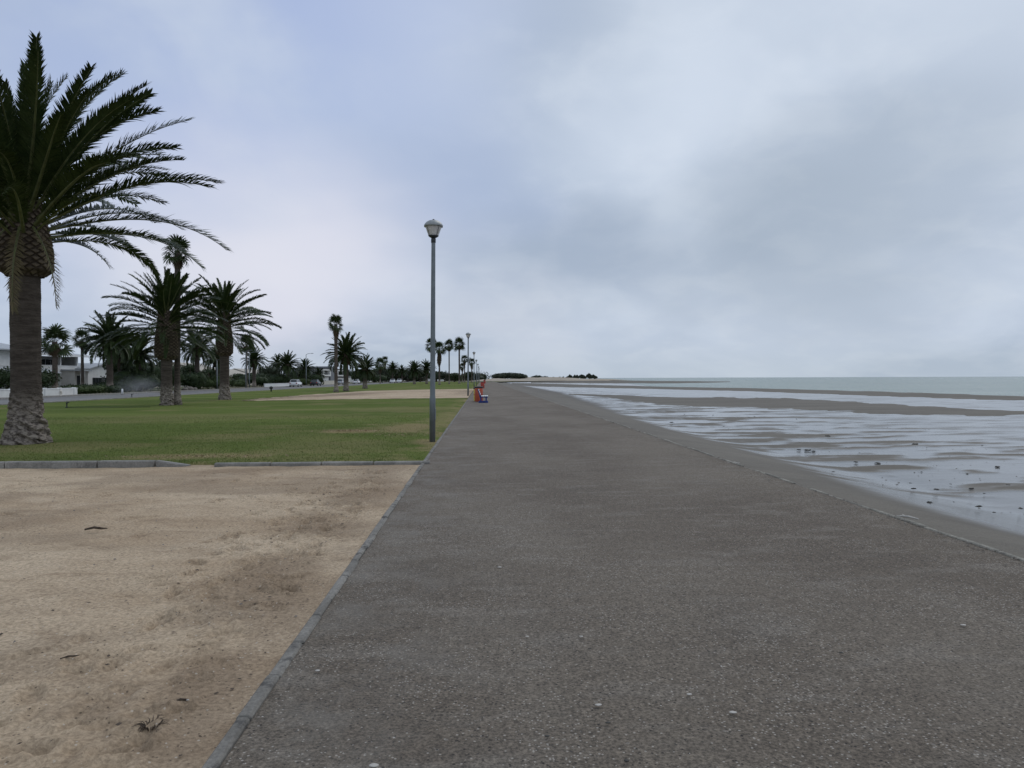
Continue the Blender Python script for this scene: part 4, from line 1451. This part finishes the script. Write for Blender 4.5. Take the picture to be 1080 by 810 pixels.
# gabled white house
hx = -58.0
y0, y1 = at_x(93, hx).y, at_x(121, hx).y
H = thing('house', 'white gabled house with a wide dark window beside the dense palms', 'house', (hx, y0, 0))
Ln = y1 - y0
zr, ze = z_at(107, 384.5, y0 + 5), z_at(95, 389, y0 + 2)
mb = MB(); mb.box(-11, 0, 0, Ln, -.1, ze)
mb.add([(0, 0, ze), (0, Ln, ze), (0, Ln / 2, zr), (-11, 0, ze), (-11, Ln, ze), (-11, Ln / 2, zr)], [(0, 1, 2), (3, 5, 4)])
mb.build('wall', M['white'], H)
mb = MB()
for s in (0, 1):
    ye = -.6 if s == 0 else Ln + .6
    zz = ze - .12
    mb.add([(.5, ye, zz), (.5, Ln / 2, zr + .05), (-11.5, Ln / 2, zr + .05), (-11.5, ye, zz), (.5, ye, zz + .15), (.5, Ln / 2, zr + .22), (-11.5, Ln / 2, zr + .22), (-11.5, ye, zz + .15)],
           [(0, 1, 2, 3), (4, 5, 6, 7), (0, 1, 5, 4), (2, 3, 7, 6), (0, 3, 7, 4), (1, 2, 6, 5)])
mb.build('roof', M['rooflight'], H)
window(H, 0, 1.2, Ln * .48, .7, 1.9, M['roofdark'], 2); window(H, 0, Ln * .6, Ln - 1.2, .5, 1.9, M['roofdark'], 1)
MB().box(0.004, .06, Ln * .49, Ln * .58, 0, 2.0).build('door', M['roofdark'], H)
# flat-roofed annex in front-left of it
y0, y1 = at_x(85, -57).y, at_x(92.5, -57).y
H2 = thing('house', 'narrow white columned porch building between the two white houses', 'house', (-57, y0, 0))
MB().box(-8, -.8, 0, y1 - y0, -.1, 2.9).build('wall', M['offwhite'], H2)
MB().prism([(-8.4, 3.0), (-8.4, 3.2), (.5, 3.02), (.5, 2.82)], -.3, y1 - y0 + .2).build('roof', M['rooflight'], H2)
for q in (0.1, y1 - y0 - .4):
    MB().box(-.1, .25, q, q + .32, 0, 2.8).build('column', M['white'], H2)
window(H2, -.8, .5, y1 - y0 - .5, .4, 2.2, M['roofdark'])

# long single-storey houses with tan roofs
def roof_house(label, px0, px1, hx, py_ridge, wallm, gable_white=False, depth=11):
    y0, y1 = at_x(px0, hx).y, at_x(px1, hx).y
    Ln = y1 - y0; ym = (y0 + y1) / 2
    zr = z_at((px0 + px1) / 2, py_ridge, ym); ze = zr - 1.9
    H = thing('house', label, 'house', (hx, y0, 0))
    mb = MB(); mb.box(-depth, 0, 0, Ln, -.1, ze)
    mb.add([(0, Ln, ze), (-depth, Ln, ze), (-depth / 2, Ln, zr - .1), (0, 0, ze), (-depth, 0, ze), (-depth / 2, 0, zr - .1)], [(0, 1, 2), (3, 5, 4)])
    mb.build('wall', wallm, H)
    r = MB().prism([(.7, ze - .15), (.7, ze), (-depth / 2, zr + .1), (-depth - .7, ze), (-depth - .7, ze - .15), (-depth / 2, zr - .06)], -.5, Ln + .5).build('roof', M['rooftan'], H)
    MB().box(.705, .78, -.5, Ln + .5, ze - .28, ze - .02).build('fascia', M['slat'], r)
    n = max(2, int(Ln / 5))
    for k in range(n):
        a = Ln * (k + .25) / n
        window(H, 0, a, a + Ln / n * .5, .8, ze - .5, mull=1)
    window(H, 0, 3.0, depth - 3, .9, ze - .4, face='y') if False else None
    return H


roof_house('house with steep tan roof glimpsed between the two lawn palms', 212, 236, -60, 383, M['cream'])
roof_house('long low house with tan roof behind the round headed date palm', 242, 268, -60, 389.3, M['cream'])
roof_house('low house with pale tan roof and gable above the dark hedge', 270, 299, -60, 389.5, M['white'])

# modern grey and white house
hx = -54
y0, y1 = at_x(337, hx).y, at_x(369, hx).y
Ln = y1 - y0
zt = z_at(350, 387, (y0 + y1) / 2)
H = thing('house', 'modern flat roofed house of dark grey and white blocks with framed windows', 'house', (hx, y0, 0))
MB().box(-12, 0, 0, Ln, -.1, zt - 1.0).build('wall', M['grey'], H)
MB().box(-11, .6, Ln * .27, Ln * .42, 0, zt).build('tower_block', M['grey'], H)
MB().box(-12.4, .7, -.4, Ln * .265, zt - .95, zt - .7).box(-12.4, .7, Ln * .43, Ln + .4, zt - .95, zt - .7).build('roof', M['roofdark'], H)
for a, b in ((.03, .25), (.46, .80)):
    fr_ = MB()
    ya_, yb_, za, zb = Ln * a, Ln * b, zt * .42, zt - 1.1
    fr_.box(.004, .9, ya_, yb_, zb - .45, zb).box(.004, .9, ya_, yb_, za, za + .5).box(.004, .9, ya_, ya_ + 1.8, za + .5, zb - .45).box(.004, .9, yb_ - 1.6, yb_, za + .5, zb - .45)
    f = fr_.build('window_surround', M['white'], H)
    MB().box(.004, .05, ya_ + 1.8, yb_ - 1.6, za + .5, zb - .45).build('pane', M['glass'], f)
MB().box(.004, .4, Ln * .45, Ln * .98, .3, 1.9).build('lower_wall', M['white'], H)
MB().box(.004, .06, Ln * .05, Ln * .25, 0, 2.2).build('garage_door', M['slat'], H)
y0b, y1b = at_x(339, -44).y, at_x(353, -44).y
wl2 = thing('garden_wall', 'pale boundary wall before the grey and white house', 'wall', (-44, y0b, 0))
MB().box(-.12, .12, 0, y1b - y0b, -.1, 1.05).build('wall_panel', M['cream'], wl2)
MB().box(-.17, .17, -.05, y1b - y0b + .05, 1.05, 1.13).build('coping', M['offwhite'], wl2)
y0b, y1b = at_x(279, -43).y, at_x(305, -43).y
wl3 = thing('garden_wall', 'long low bright white wall before the dark hedge', 'wall', (-43, y0b, 0))
MB().box(-.12, .12, 0, y1b - y0b, -.1, .62).build('wall_panel', M['slat'], wl3)
MB().box(-.17, .17, -.05, y1b - y0b + .05, .62, .70).build('coping', M['slat'], wl3)
# far white houses past the modern one
def flat_house(label, px0, px1, hx, py_top, wm):
    y0, y1 = at_x(px0, hx).y, at_x(px1, hx).y
    Ln = y1 - y0; zt = z_at((px0 + px1) / 2, py_top, (y0 + y1) / 2)
    H = thing('house', label, 'house', (hx, y0, 0))
    MB().box(-12, 0, 0, Ln, -.1, zt).build('wall', wm, H)
    MB().box(-12.3, .5, -.4, Ln + .4, zt, zt + .22).build('roof', M['rooflight'], H)
    n = max(2, int(Ln / 9))
    for k in range(n):
        a = Ln * (k + .2) / n
        window(H, 0, a, a + Ln / n * .55, .9, min(2.3, zt - .3), M['roofdark'], 1)
        if zt > 4.5: window(H, 0, a, a + Ln / n * .55, 3.2, min(4.6, zt - .3), M['roofdark'], 1)
    return H
flat_house('plain white house showing pale between the low broad palms', 373, 394, -56, 396.5, M['white'])
flat_house('far white house low behind the bush masses of the tree line', 412, 431, -52, 397, M['white'])
flat_house('farthest pale house left of the nearest lamp post', 436, 449, -50, 398, M['offwhite'])
flat_house('tiny white far building beneath the matching fan palms', 468, 479, -26, 399.3, M['white'])

# ================================================================== STREET FURNITURE
lamp = thing('street_lamp', 'nearest grey street lamp with a bowl lantern standing on the lawn edge', 'street lamp', tuple(gp(456, 466)), 0, 'lamps along the path')
LH = z_at(457, 231, lamp.location.y)
lamp.rotation_euler = (0, R(.55), 0)
pl = MB().lathe([(.075, -.05), (.075, 1.1), (.070, 1.13), (.066, 1.16), (.050, LH - .52), (.048, LH - .44)], 20).build('pole', M['steel'], lamp, True)
MB().lathe([(.052, LH - .60), (.060, LH - .59), (.060, LH - .50), (.052, LH - .48)], 20).build('collar', M['steel_dark'], pl, True)
MB().box(.05, .083, -.05, .05, .55, .85, .01).build('access_door', M['steel'], pl)
MB().lathe([(.06, LH - .475), (.10, LH - .455), (.135, LH - .425), (.128, LH - .415)], 24).build('lantern_base', M['steel_dark'], lamp, True)
MB().lathe([(.126, LH - .418), (.155, LH - .34), (.205, LH - .20), (.212, LH - .17), (.20, LH - .168), (.148, LH - .33), (.118, LH - .408)], 28, cap=False).build('glass_shade', M['bowl'], lamp, True)
cn = MB().lathe([(.20, LH - .205), (.235, LH - .20), (.24, LH - .165), (.225, LH - .135), (.185, LH - .085), (.12, LH - .045), (.05, LH - .028)], 28).build('canopy', M['canopy'], lamp, True)
for k in range(4):
    a = k * math.pi / 2 + .75
    MB().tube([(.13 * math.cos(a), .13 * math.sin(a), LH - .42), (.222 * math.cos(a), .222 * math.sin(a), LH - .19)], .005, 6).build('stay', M['steel_dark'], lamp)
MB().lathe([(.03, LH - .03), (.028, LH - .012), (.012, LH)], 12).build('finial', M['steel_dark'], cn, True)
lx = lamp.location.x
LAMPLAB = ['second street lamp along the path, beside the far sandy strip', 'third street lamp, first visible past the orange bin', 'fourth street lamp, short and thin in the distance', 'fifth street lamp, very small beyond the fourth', 'sixth street lamp, a faint stub in the distance', 'last street lamp, hardly visible at the far end of the row']
for i, lb in enumerate(LAMPLAB):
    y = lamp.location.y + 46.0 * (i + 1)
    d = dup(lamp, (lx + random.uniform(-.03, .03), y, 0), None, lb)
    d.rotation_euler = (0, R(random.uniform(-.3, .5)), i * 1.1)

# roadside lamp posts beyond the lawn
def road_lamp(label, px, X, top_py):
    p = at_x(px, X)
    h = z_at(px, top_py, p.y)
    r = thing('lamp_post', label, 'lamp post', (p.x, p.y, 0), 0, 'lamp posts along the road')
    MB().lathe([(.11, -.05), (.10, h * .3), (.07, h)], 12).build('pole', M['steel'], r, True)
    MB().tube([(0, 0, h - .02), (.5, 0, h + .25), (1.3, 0, h + .3)], [.05, .045, .04], 8).build('arm', M['steel'], r, True)
    MB().box(1.2, 1.75, -.12, .12, h + .22, h + .36, .04).build('lamp_head', M['canopy'], r)
    return r
road_lamp('grey lamp post left of a close pair by the round headed date palm', 259.3, -42.6, 371)
road_lamp('grey lamp post right of a close pair by the round headed date palm', 263, -42.6, 373)
road_lamp('lone grey lamp post before the date palm left of the modern house', 323, -42.6, 374)
road_lamp('thin lamp post behind the stout pale lawn trunk', 229, -42.6, 380)

# bench seen end on, on the path
def bench(label, loc, frame, slat, rz=0.0):
    r = thing('bench', label, 'bench', loc, rz, 'benches on the path')
    L = 1.7
    for yy_ in (.08, L - .08):
        mb = MB()
        mb.box(-.30, .33, yy_ - .05, yy_ + .05, 0, .09, .015)                        # foot
        mb.box(-.20, -.10, yy_ - .045, yy_ + .045, .09, .40, .01).box(.16, .25, yy_ - .045, yy_ + .045, .09, .40, .01)
        mb.box(-.22, .32, yy_ - .05, yy_ + .05, .34, .41, .01)
        mb.add([(-.22, yy_ - .045, .38), (-.12, yy_ - .045, .38), (-.30, yy_ - .045, .86), (-.37, yy_ - .045, .86), (-.22, yy_ + .045, .38), (-.12, yy_ + .045, .38), (-.30, yy_ + .045, .86), (-.37, yy_ + .045, .86)],
               [(0, 1, 2, 3), (4, 5, 6, 7), (0, 1, 5, 4), (1, 2, 6, 5), (2, 3, 7, 6), (3, 0, 4, 7)])
        mb.build('end_frame', frame, r)
    mb = MB()
    for k in range(4):
        mb.box(-.12 + k * .115, -.02 + k * .115, -.03, L + .03, .412, .45, .01)
    mb.build('seat', slat, r)
    mb = MB()
    for k in range(3):
        z = .52 + k * .13; x = -.155 - (z - .38) * .36
        mb.box(x - .0, x + .045, -.03, L + .03, z, z + .09, .01)
    mb.build('backrest', slat, r)
    return r
bp = gp(509.5, 425)
bench('blue framed bench with white slats seen end on beside the orange bin', (bp.x, bp.y, 0.006), M['blue'], M['slat'])

def litter_bin(label, loc, body, h=1.0, r=.28):
    o = thing('litter_bin', label, 'litter bin', loc, 0, 'litter bins on the path')
    MB().lathe([(r * .9, 0), (r * .96, .03), (r, h - .12), (r * .97, h - .10), (r * .80, h - .10), (r * .78, h - .3)], 22).build('body', body, o, True)
    MB().lathe([(r * 1.04, h - .115), (r * 1.07, h - .09), (r * 1.05, h - .02), (r * .9, h), (r * .6, h - .004), (r * .58, h - .06)], 22).build('lid', M['black'], o, True)
    MB().lathe([(r * 1.005, h * .45), (r * 1.02, h * .46), (r * 1.02, h * .50), (r * 1.005, h * .51)], 22, cap=False).build('band', M['red'], o, True)
    return o
b0 = gp(505, 424)
litter_bin('orange red litter bin with black lid behind the blue bench', (b0.x, b0.y + .9, 0.006), M['orange'], 1.04, .285)
litter_bin('yellow litter bin mostly hidden by the orange bin', (b0.x - .11, b0.y + 1.9, 0.006), M['yellow'], .95, .26)
p = gp(509.2, 409.6); bench('red bench seen end on farther along the path', (p.x, p.y, .006), M['red'], M['red'])
litter_bin('red litter bin beside the farther red bench', (p.x - .05, p.y + 3, .006), M['red'], 1.05, .3)
p = gp(511, 404.6); litter_bin('red litter bin farthest along the path', (p.x, p.y, .006), M['red'], 1.1, .32)
# dark shrub-like tree by the far end of the path
leafy_tree('small dark tree alone at the far end of the path', at_y(511.5, 345), 3.6, 1.4, 61, M['leaf_dark'])

# small things on and by the lawn
def sprinkler(label, loc, group='sprinklers on the lawn'):
    r = thing('sprinkler', label, 'sprinkler', loc, 0, group)
    MB().lathe([(.10, 0), (.09, .03), (.035, .05), (.03, .22), (.05, .24), (.05, .30), (.02, .32)], 12).build('riser', M['black'], r, True)
    MB().tube([(-.02, 0, .27), (.14, 0, .31)], [.03, .022], 8).build('nozzle', M['black'], r, True)
    return r
p = gp(70.5, 430.5); sprinkler('black sprinkler head standing on the near lawn with a hose line', (p.x, p.y, .03))
hz = [Vector((p.x + .1 + k * .5, p.y + .25 * math.sin(k * .7), .05)) for k in range(10)]
tag(MB().tube(hz, .013, 6).build('hose', M['black'], None, True), 'dark thin hose lying across the lawn from the black sprinkler', 'hose')
p = gp(139, 419.5)
s = sprinkler('working sprinkler on the lawn by the road throwing a pale mist', (p.x, p.y, .03))
prof = [(0.02, -1.0)] + [(math.sin(math.pi * t / 10), -math.cos(math.pi * t / 10)) for t in range(1, 10)] + [(0.02, 1.0)]
mist = MB().lathe(prof, 22).build('spray', M['mist'], s, True)
mist.location = (.5, .3, .95); mist.scale = (2.6, 2.4, 1.25)
p = gp(129, 416)
r = thing('marker_post', 'short white post at the kerb by the sprinkler mist', 'post', tuple(p))
MB().lathe([(.11, 0), (.10, .5), (.08, .56), (.03, .6)], 12).build('post', M['slat'], r, True)
MB().lathe([(.13, -.02), (.13, .06), (.11, .08)], 12).build('base', M['kerb'], r, True)
p = gp(64, 418); 
r = thing('marker_post', 'small pale hydrant standing before the low white wall', 'hydrant', tuple(p))
MB().lathe([(.13, 0), (.12, .08), (.09, .1), (.09, .42), (.12, .44), (.11, .52), (.04, .6)], 14).build('body', M['cream'], r, True)
MB().tube([(-.17, 0, .33), (.17, 0, .33)], .05, 8).build('outlet', M['cream'], r)
p = gp(286, 413.2)
r = thing('bollard', 'dark round headed bollard on the lawn before the low bright wall', 'bollard', tuple(p))
MB().lathe([(.09, 0), (.08, .3), (.10, .32)], 12).build('post', M['black'], r, True)
MB().lathe([(.05, .31), (.19, .38), (.23, .5), (.19, .63), (.03, .7)], 14).build('head', M['black'], r, True)

def rock(name, label, cat, loc, sc, seed, mat, group=None):
    r = np.random.default_rng(seed)
    n1, n2 = 8, 12
    V = []
    for i in range(n1):
        for j in range(n2):
            th = math.pi * i / (n1 - 1); ph = 2 * math.pi * j / n2
            d = np.array([math.sin(th) * math.cos(ph), math.sin(th) * math.sin(ph), math.cos(th)])
            k = 0.72 + .55 * float(fbm(np.array([d[0] * 1.7 + seed]), np.array([d[1] * 1.7 + d[2] * 1.3]), 3, seed)[0])
            V.append(d * k * np.array(sc) + np.array([0, 0, sc[2] * .45]))
    o = mesh_np(name, V, [grid_faces(n1, n2, True)], mat, smooth=False)
    o.location = loc
    return tag(o, label, cat, group)
for i, (px, s_, lb) in enumerate(((195, .45, 'leftmost of three garden rocks at the far kerb'), (200, .6, 'largest of three garden rocks at the far kerb'), (205.5, .4, 'rightmost of three garden rocks at the far kerb'))):
    rock('rock', lb, 'rock', at_x(px, -42.7) + Vector((0, 0, .05)), (s_, s_ * .8, s_ * .6), 40 + i, M['rock'], 'garden rocks at the far kerb')

# ---- cars
def car(label, loc, rz, paint, kind='hatch'):
    r = thing('car', label, 'car', loc, rz, 'cars along the road')
    L = 4.2
    prof = [(-.88, .30), (.88, .30), (.90, .55), (.86, .86), (.70, .95), (-.70, .95), (-.86, .86), (-.90, .55)]
    st = [(-2.1, .80, .93, .92), (-2.0, .96, 1.0, 1), (-.9, 1, 1.02, 1), (1.0, 1, 1, 1), (1.8, .96, .90, 1), (2.08, .84, .74, .95)]
    vs = []; fs = []
    for (y, kx, kz, _) in st:
        for x, z in prof: vs.append((x * kx, y, .30 + (z - .30) * kz))
    for i in range(len(st) - 1):
        for k in range(8): fs.append((i * 8 + k, i * 8 + (k + 1) % 8, i * 8 + 8 + (k + 1) % 8, i * 8 + 8 + k))
    fs += [tuple(range(7, -1, -1)), tuple(range(40, 48))]
    MB().add(vs, fs).build('body', paint, r, True)
    cab = [(-1.95, .72, .95), (-1.55, .62, 1.46), (.2, .62, 1.50), (1.05, .72, .95)]
    vs = []
    for y, hw, z in cab: vs += [(-hw, y, z - .01), (hw, y, z - .01)]
    g = MB()
    a = [(-.72, -1.95, .94), (-.72, 1.05, .94), (-.60, .25, 1.45), (-.60, -1.5, 1.42)]
    b_ = [(-x, y, z) for x, y, z in a]
    g.add(a + b_, [(0, 1, 2, 3), (7, 6, 5, 4), (0, 4, 5, 1), (1, 5, 6, 2), (3, 2, 6, 7), (0, 3, 7, 4)])
    g.build('window', M['glass'], r)
    MB().box(-.62, .62, -1.55, .28, 1.425, 1.50, .03).build('roof', paint, r)
    pm = MB()
    for s in (-1, 1):
        for ya_, yb_ in ((-1.95, -1.52), (1.06, .26), (-.55, -.5)):
            pm.tube([(s * .735, ya_, .93), (s * .615, yb_, 1.45)], .035, 6)
    pm.build('roof_pillar', paint, r)
    for s in (-1, 1):
        for y in (-1.3, 1.32):
            w_ = MB().tube([(s * .70, y, .31), (s * .92, y, .31)], .31, 18).build('wheel', M['tyre'], r)
            MB().tube([(s * .915, y, .31), (s * .932, y, .31)], .20, 14).build('rim', M['rim'], w_)
        MB().box(s * .62 - .16, s * .62 + .16, 1.97, 2.07, .60, .72, .02).build('headlight', M['lampglass'], r)
        MB().box(s * .66 - .13, s * .66 + .13, -2.13, -2.03, .66, .84, .02).build('tail_light', M['taillamp'], r)
    return r
car('white car parked by the road right of the grey and white house', tuple(at_x(376, -38.6) + Vector((0, 0, -.02))), 0, M['car_white'])
car('dark car parked left of the pale boundary wall', tuple(at_x(333, -38.6) + Vector((0, 0, -.02))), 0, M['car_dark'])
car('silver car parked behind the lone thin fan palm', tuple(at_x(359.5, -38.6) + Vector((0, 0, -.02))), 0, M['car_silver'])
car('white car driving toward the camera under the far small palms', tuple(at_x(414, -33) + Vector((0, 0, -.02))), math.pi, M['car_white'])
car('white car behind another white one on the far road', tuple(at_x(421, -33) + Vector((0, 0, -.02))), math.pi, M['car_white'])
car('white car half hidden by the bushy date palm by the tan roof', tuple(at_x(312, -38.6) + Vector((0, 0, -.02))), 0, M['car_white'])

# ================================================================== SMALL THINGS ON THE SAND AND PATH
def weed_mesh(seed, n=9):
    r = random.Random(seed)
    mb = MB()
    for k in range(n):
        a = r.uniform(0, 6.28); l = r.uniform(.25, .6)
        pts = [(0.2 * r.uniform(-1, 1), .2 * r.uniform(-1, 1), .05)]
        for s in range(1, 4):
            pts.append((pts[0][0] + l * s / 3 * math.cos(a + s * .3), pts[0][1] + l * s / 3 * math.sin(a + s * .3), max(.02, .22 * math.sin(s * 1.0) * r.uniform(.4, 1.4))))
        mb.tube(pts, [.10, .12, .09, .03], 5)
    mb.lathe([(.02, 0), (.34, .02), (.38, .14), (.22, .28), (.02, .33)], 9)
    o = mb.build('seaweed_clump', M['weed']); me = o.data
    bpy.data.objects.remove(o)
    return me
WEED = [weed_mesh(s) for s in range(6)]
spots = [(708, 446, .34, 'dark seaweed clump lying alone on the damp beach near the sandbar tip'), (790, 440.5, .30, 'dark seaweed clump just below the broad sandbar'), (796, 439.5, .16, None), (872, 460.5, .36, 'blocky dark clump alone in the calm shallow water'),
         (843, 475, .26, 'left clump of the long seaweed tangle on the wet sand'), (851, 475.5, .34, 'biggest clump in the long seaweed tangle on the wet sand'), (858, 476.5, .28, 'right clump of the long seaweed tangle on the wet sand'),
         (965.5, 469, .32, 'dark clump alone on the shallows right of the blocky one'), (903, 488, .24, 'dark clump left of a near matching one beside the ripples'), (926.5, 489, .22, 'dark clump right of a near matching one beside the ripples'),
         (1052, 493, .24, 'dark clump near the right picture edge among sand ripples'), (963.5, 516, .17, None), (988.5, 517, .20, 'broad flat dark clump mid beach below the ripples'), (1024, 516, .20, 'dark clump mid beach with a drag line beside it'),
         (980, 530.5, .17, 'flat dark clump nearest to the damp strip by the path'), (1032, 535, .19, 'largest dark clump on the near wet sand'), (966, 551, .12, 'dark clump at the seawall edge beside the pale driftwood'), (823.5, 504, .14, 'dark clump sitting against the seawall edge, mid way'),
         (1076, 537, .12, None), (1016, 547, .10, None), (1019, 554, .09, None), (1024, 556, .09, None), (1013, 555, .08, None), (1030, 555, .08, None), (879, 498, .12, None), (892, 472, .10, None), (960, 510, .10, None), (1003, 511, .09, None), (1048, 541, .10, None), (1067, 573, .10, None), (1038, 521, .11, None), (1063, 512, .14, None),
         (735, 448, .12, None), (763, 450, .12, None), (722, 437, .14, None), (752, 438, .14, None), (840, 442, .14, None), (668, 434, .18, None), (640, 424, .2, None), (1036, 470, .14, None), (972, 498, .1, None), (1020, 500, .1, None), (930, 524, .08, None), (955, 536, .08, None), (992, 540, .07, None), (1006, 530, .08, None)]
for i, (px, py, s_, lb) in enumerate(spots):
    z = BEACH_Z
    p = gp(px, py, z)
    if p.x < PATH_R + 5: z = -0.05 - 0.50 * float(sstep(0., 4.0, np.array(max(0., gp(px, py, -.3).x - PATH_R)))); p = gp(px, py, z)
    o = link('seaweed_clump', WEED[i % 6])
    o.location = (p.x, p.y, z + .004); o.rotation_euler = (0, 0, i * 1.7); o.scale = (s_ * .6, s_ * .42, s_ * .38)
    tag(o, lb or 'small dark seaweed scrap scattered on the wet sand', 'seaweed', 'seaweed washed up on the beach')
# crumbs of weed and shell grit: nobody could count them
r = np.random.default_rng(17)
def flakes(name, P, s, mat, label, cat, flat=.35):
    n = len(P); a = r.uniform(0, 6.28, n)
    q = s[:, None]
    e1 = np.stack([np.cos(a), np.sin(a), r.uniform(-.2, .2, n)], -1) * q; e2 = np.stack([-np.sin(a), np.cos(a), r.uniform(-.2, .2, n)], -1) * q * r.uniform(.4, .9, n)[:, None]
    top = P + np.array([0, 0, 1.]) * q * flat
    V = np.stack([P - e1, P - e2, P + e1, P + e2, top], 1).reshape(-1, 3)
    b = np.arange(n)[:, None] * 5
    F = np.concatenate([b + np.array([[0, 1, 4]]), b + np.array([[1, 2, 4]]), b + np.array([[2, 3, 4]]), b + np.array([[3, 0, 4]])])
    return tag(mesh_np(name, V, [F], mat), label, cat, kind='stuff')
n = 900
yy_ = 7 + r.random(n) ** 1.6 * 26; xx_ = PATH_R + 1.2 + 0.12 * yy_ + np.abs(r.normal(0, 1, n)) * (2 + yy_ * .35)
zz_ = -0.05 - .5 * sstep(0, 4.0, xx_ - PATH_R) + .002
cl = fbm(xx_ * .5, yy_ * .5, 3, 8) > .5
flakes('seaweed_crumbs', np.stack([xx_, yy_, zz_], -1)[cl], (.012 + .02 * r.random(n) ** 2)[cl], M['weed'], 'fine dark seaweed crumbs strewn over the wet sand', 'seaweed crumbs')
n = 1500
yy_ = 2.4 + r.random(n) ** 1.5 * 16; xx_ = r.uniform(PATH_L + .02, PATH_R - .02, n)
flakes('shell_grit', np.stack([xx_, yy_, np.full(n, .008)], -1), .0022 + .005 * r.random(n) ** 3, M['shell'], 'pale shell and stone grit sprinkled over the path', 'grit')
n = 500
yy_ = 2.4 + r.random(n) ** 1.5 * 12; xx_ = r.uniform(PATH_L + .02, PATH_R - .02, n)
flakes('dark_grit', np.stack([xx_, yy_, np.full(n, .008)], -1), .003 + .006 * r.random(n) ** 3, M['weed'], 'dark crumbs of grit sprinkled over the path', 'grit')
n = 1500
yy_ = 4 + r.random(n) ** 1.3 * 22; xx_ = PATH_R - np.abs(r.normal(0, .16, n)) + .08
flakes('edge_gravel', np.stack([xx_, yy_, np.full(n, .008)], -1), .006 + .014 * r.random(n) ** 2, M['rock'], 'loose gravel gathered along the seaward edge of the path', 'gravel', .7)
n = 700
yy_ = 2.3 + r.random(n) * 10.5; xx_ = r.uniform(-8.5, PATH_L - .15, n)
flakes('sand_pebbles', np.stack([xx_, yy_, np.full(n, .004)], -1), .004 + .012 * r.random(n) ** 3, M['rock'], 'tiny pebbles and dark crumbs on the trodden sand', 'pebbles', .7)

n = 1100
yy_ = 2.3 + r.random(n) ** 1.2 * 11; xx_ = np.where(r.random(n) < .55, PATH_L - .15 - np.abs(r.normal(0, .8, n)), r.uniform(-8.5, PATH_L - .15, n))
flakes('sand_litter', np.stack([xx_, yy_, np.full(n, .004)], -1), .005 + .018 * r.random(n) ** 4, M['twig'], 'dark bits of dry leaf and bark strewn over the sand', 'litter', .25)
# individual litter
def chip(label, px, py, s_, mat, name, cat, group=None, z=.012, el=1.0):
    p = gp(px, py, z)
    return rock(name, label, cat, (p.x, p.y, z - s_ * .12), (s_ * el * .62, s_ * .62, s_ * .2), int(px) + int(py), mat, group)
for (px, py, s_, lb) in ((727, 732, .016, 'white shell chip on the path, lower centre'), (631, 743, .018, 'bright white shell chip nearest the bottom right of the path'), (556, 671, .013, 'small pale shell chip alone in the middle of the path'), (527, 598, .02, 'pale shell chip on the left half of the path'),
                         (613, 671, .014, 'pale stone chip right of the small one in the path middle'), (1016, 659, .02, 'pale chip on the path near its seaward edge'), (773, 751, .02, 'long pale bit of shell on the path, lower right'), (394, 807, .022, 'pale chip cut by the bottom of the picture'), (335, 707, .016, 'pale chip close to the landward edging')):
    chip(lb, px, py, s_, M['shell'], 'shell_fragment', 'shell', 'shell fragments on the path', el=1.5)
for (px, py, s_, lb) in ((577, 776, .014, 'black crumb on the lower path'), (641, 762, .014, 'black crumb on the path under the bright white chip'), (661, 802, .014, 'black crumb at the bottom of the path'), (887, 688, .014, 'black crumb on the right half of the path')):
    chip(lb, px, py, s_, M['weed'], 'crumb', 'debris', 'black crumbs on the path', el=1.4)
def stick(label, px, py, l, a, mat, name='twig', cat='twig', z=.0, rr=.012, grp=None):
    p = gp(px, py, z)
    mb = MB(); u = Vector((math.cos(a), math.sin(a), 0)); v = Vector((-u.y, u.x, 0))
    mb.tube([-u * l / 2 + Vector((0, 0, rr)), -u * l * .1 + v * l * .06 + Vector((0, 0, rr * 2.2)), u * l * .25 + Vector((0, 0, rr * 1.5)), u * l / 2 + v * l * .1 + Vector((0, 0, rr))], [rr * .7, rr, rr * .9, rr * .3], 6)
    mb.tube([u * l * .05 + Vector((0, 0, rr * 2)), u * l * .25 - v * l * .14 + Vector((0, 0, rr * 3))], [rr * .6, rr * .2], 5)
    o = mb.build(name, mat); o.location = p
    return tag(o, label, cat, grp)
stick('flat dark twig lying on the sand in front of the left kerb', 101, 559.5, .22, .1, M['twig'], rr=.014)
stick('dark twig with a curled end on the sand, lower left', 74, 694, .10, .5, M['twig'], rr=.005)
stick('small dark twig on the sand beside a white chip', 192, 741, .07, .3, M['twig'], rr=.007)
stick('pale driftwood stick lying on the seawall edge of the path', 956, 547, .26, 2.2, M['shell'], 'driftwood', 'driftwood', -.02, .013)
stick('small pale driftwood stick farther along the seawall edge', 773, 489, .26, 2.6, M['shell'], 'driftwood', 'driftwood', -.02, .013)
chip('tiny white chip beside a small dark twig on the sand', 198, 738, .012, M['shell'], 'shell_fragment', 'shell')
p = gp(160, 769)
mb = MB(); rr_ = random.Random(3)
for k in range(46):
    a = rr_.uniform(0, 6.28); l = rr_.uniform(.03, .09)
    mb.tube([(0.02 * math.cos(a), .02 * math.sin(a), 0), (.6 * l * math.cos(a), .6 * l * math.sin(a), l * .45), (l * math.cos(a), l * math.sin(a), l * rr_.uniform(.1, .5))], [.0025, .002, .0008], 4)
o = mb.build('weed_tuft', M['twig']); o.location = (p.x, p.y, 0)
tag(o, 'small withered weed tuft growing in the sand near the path edging', 'weed')
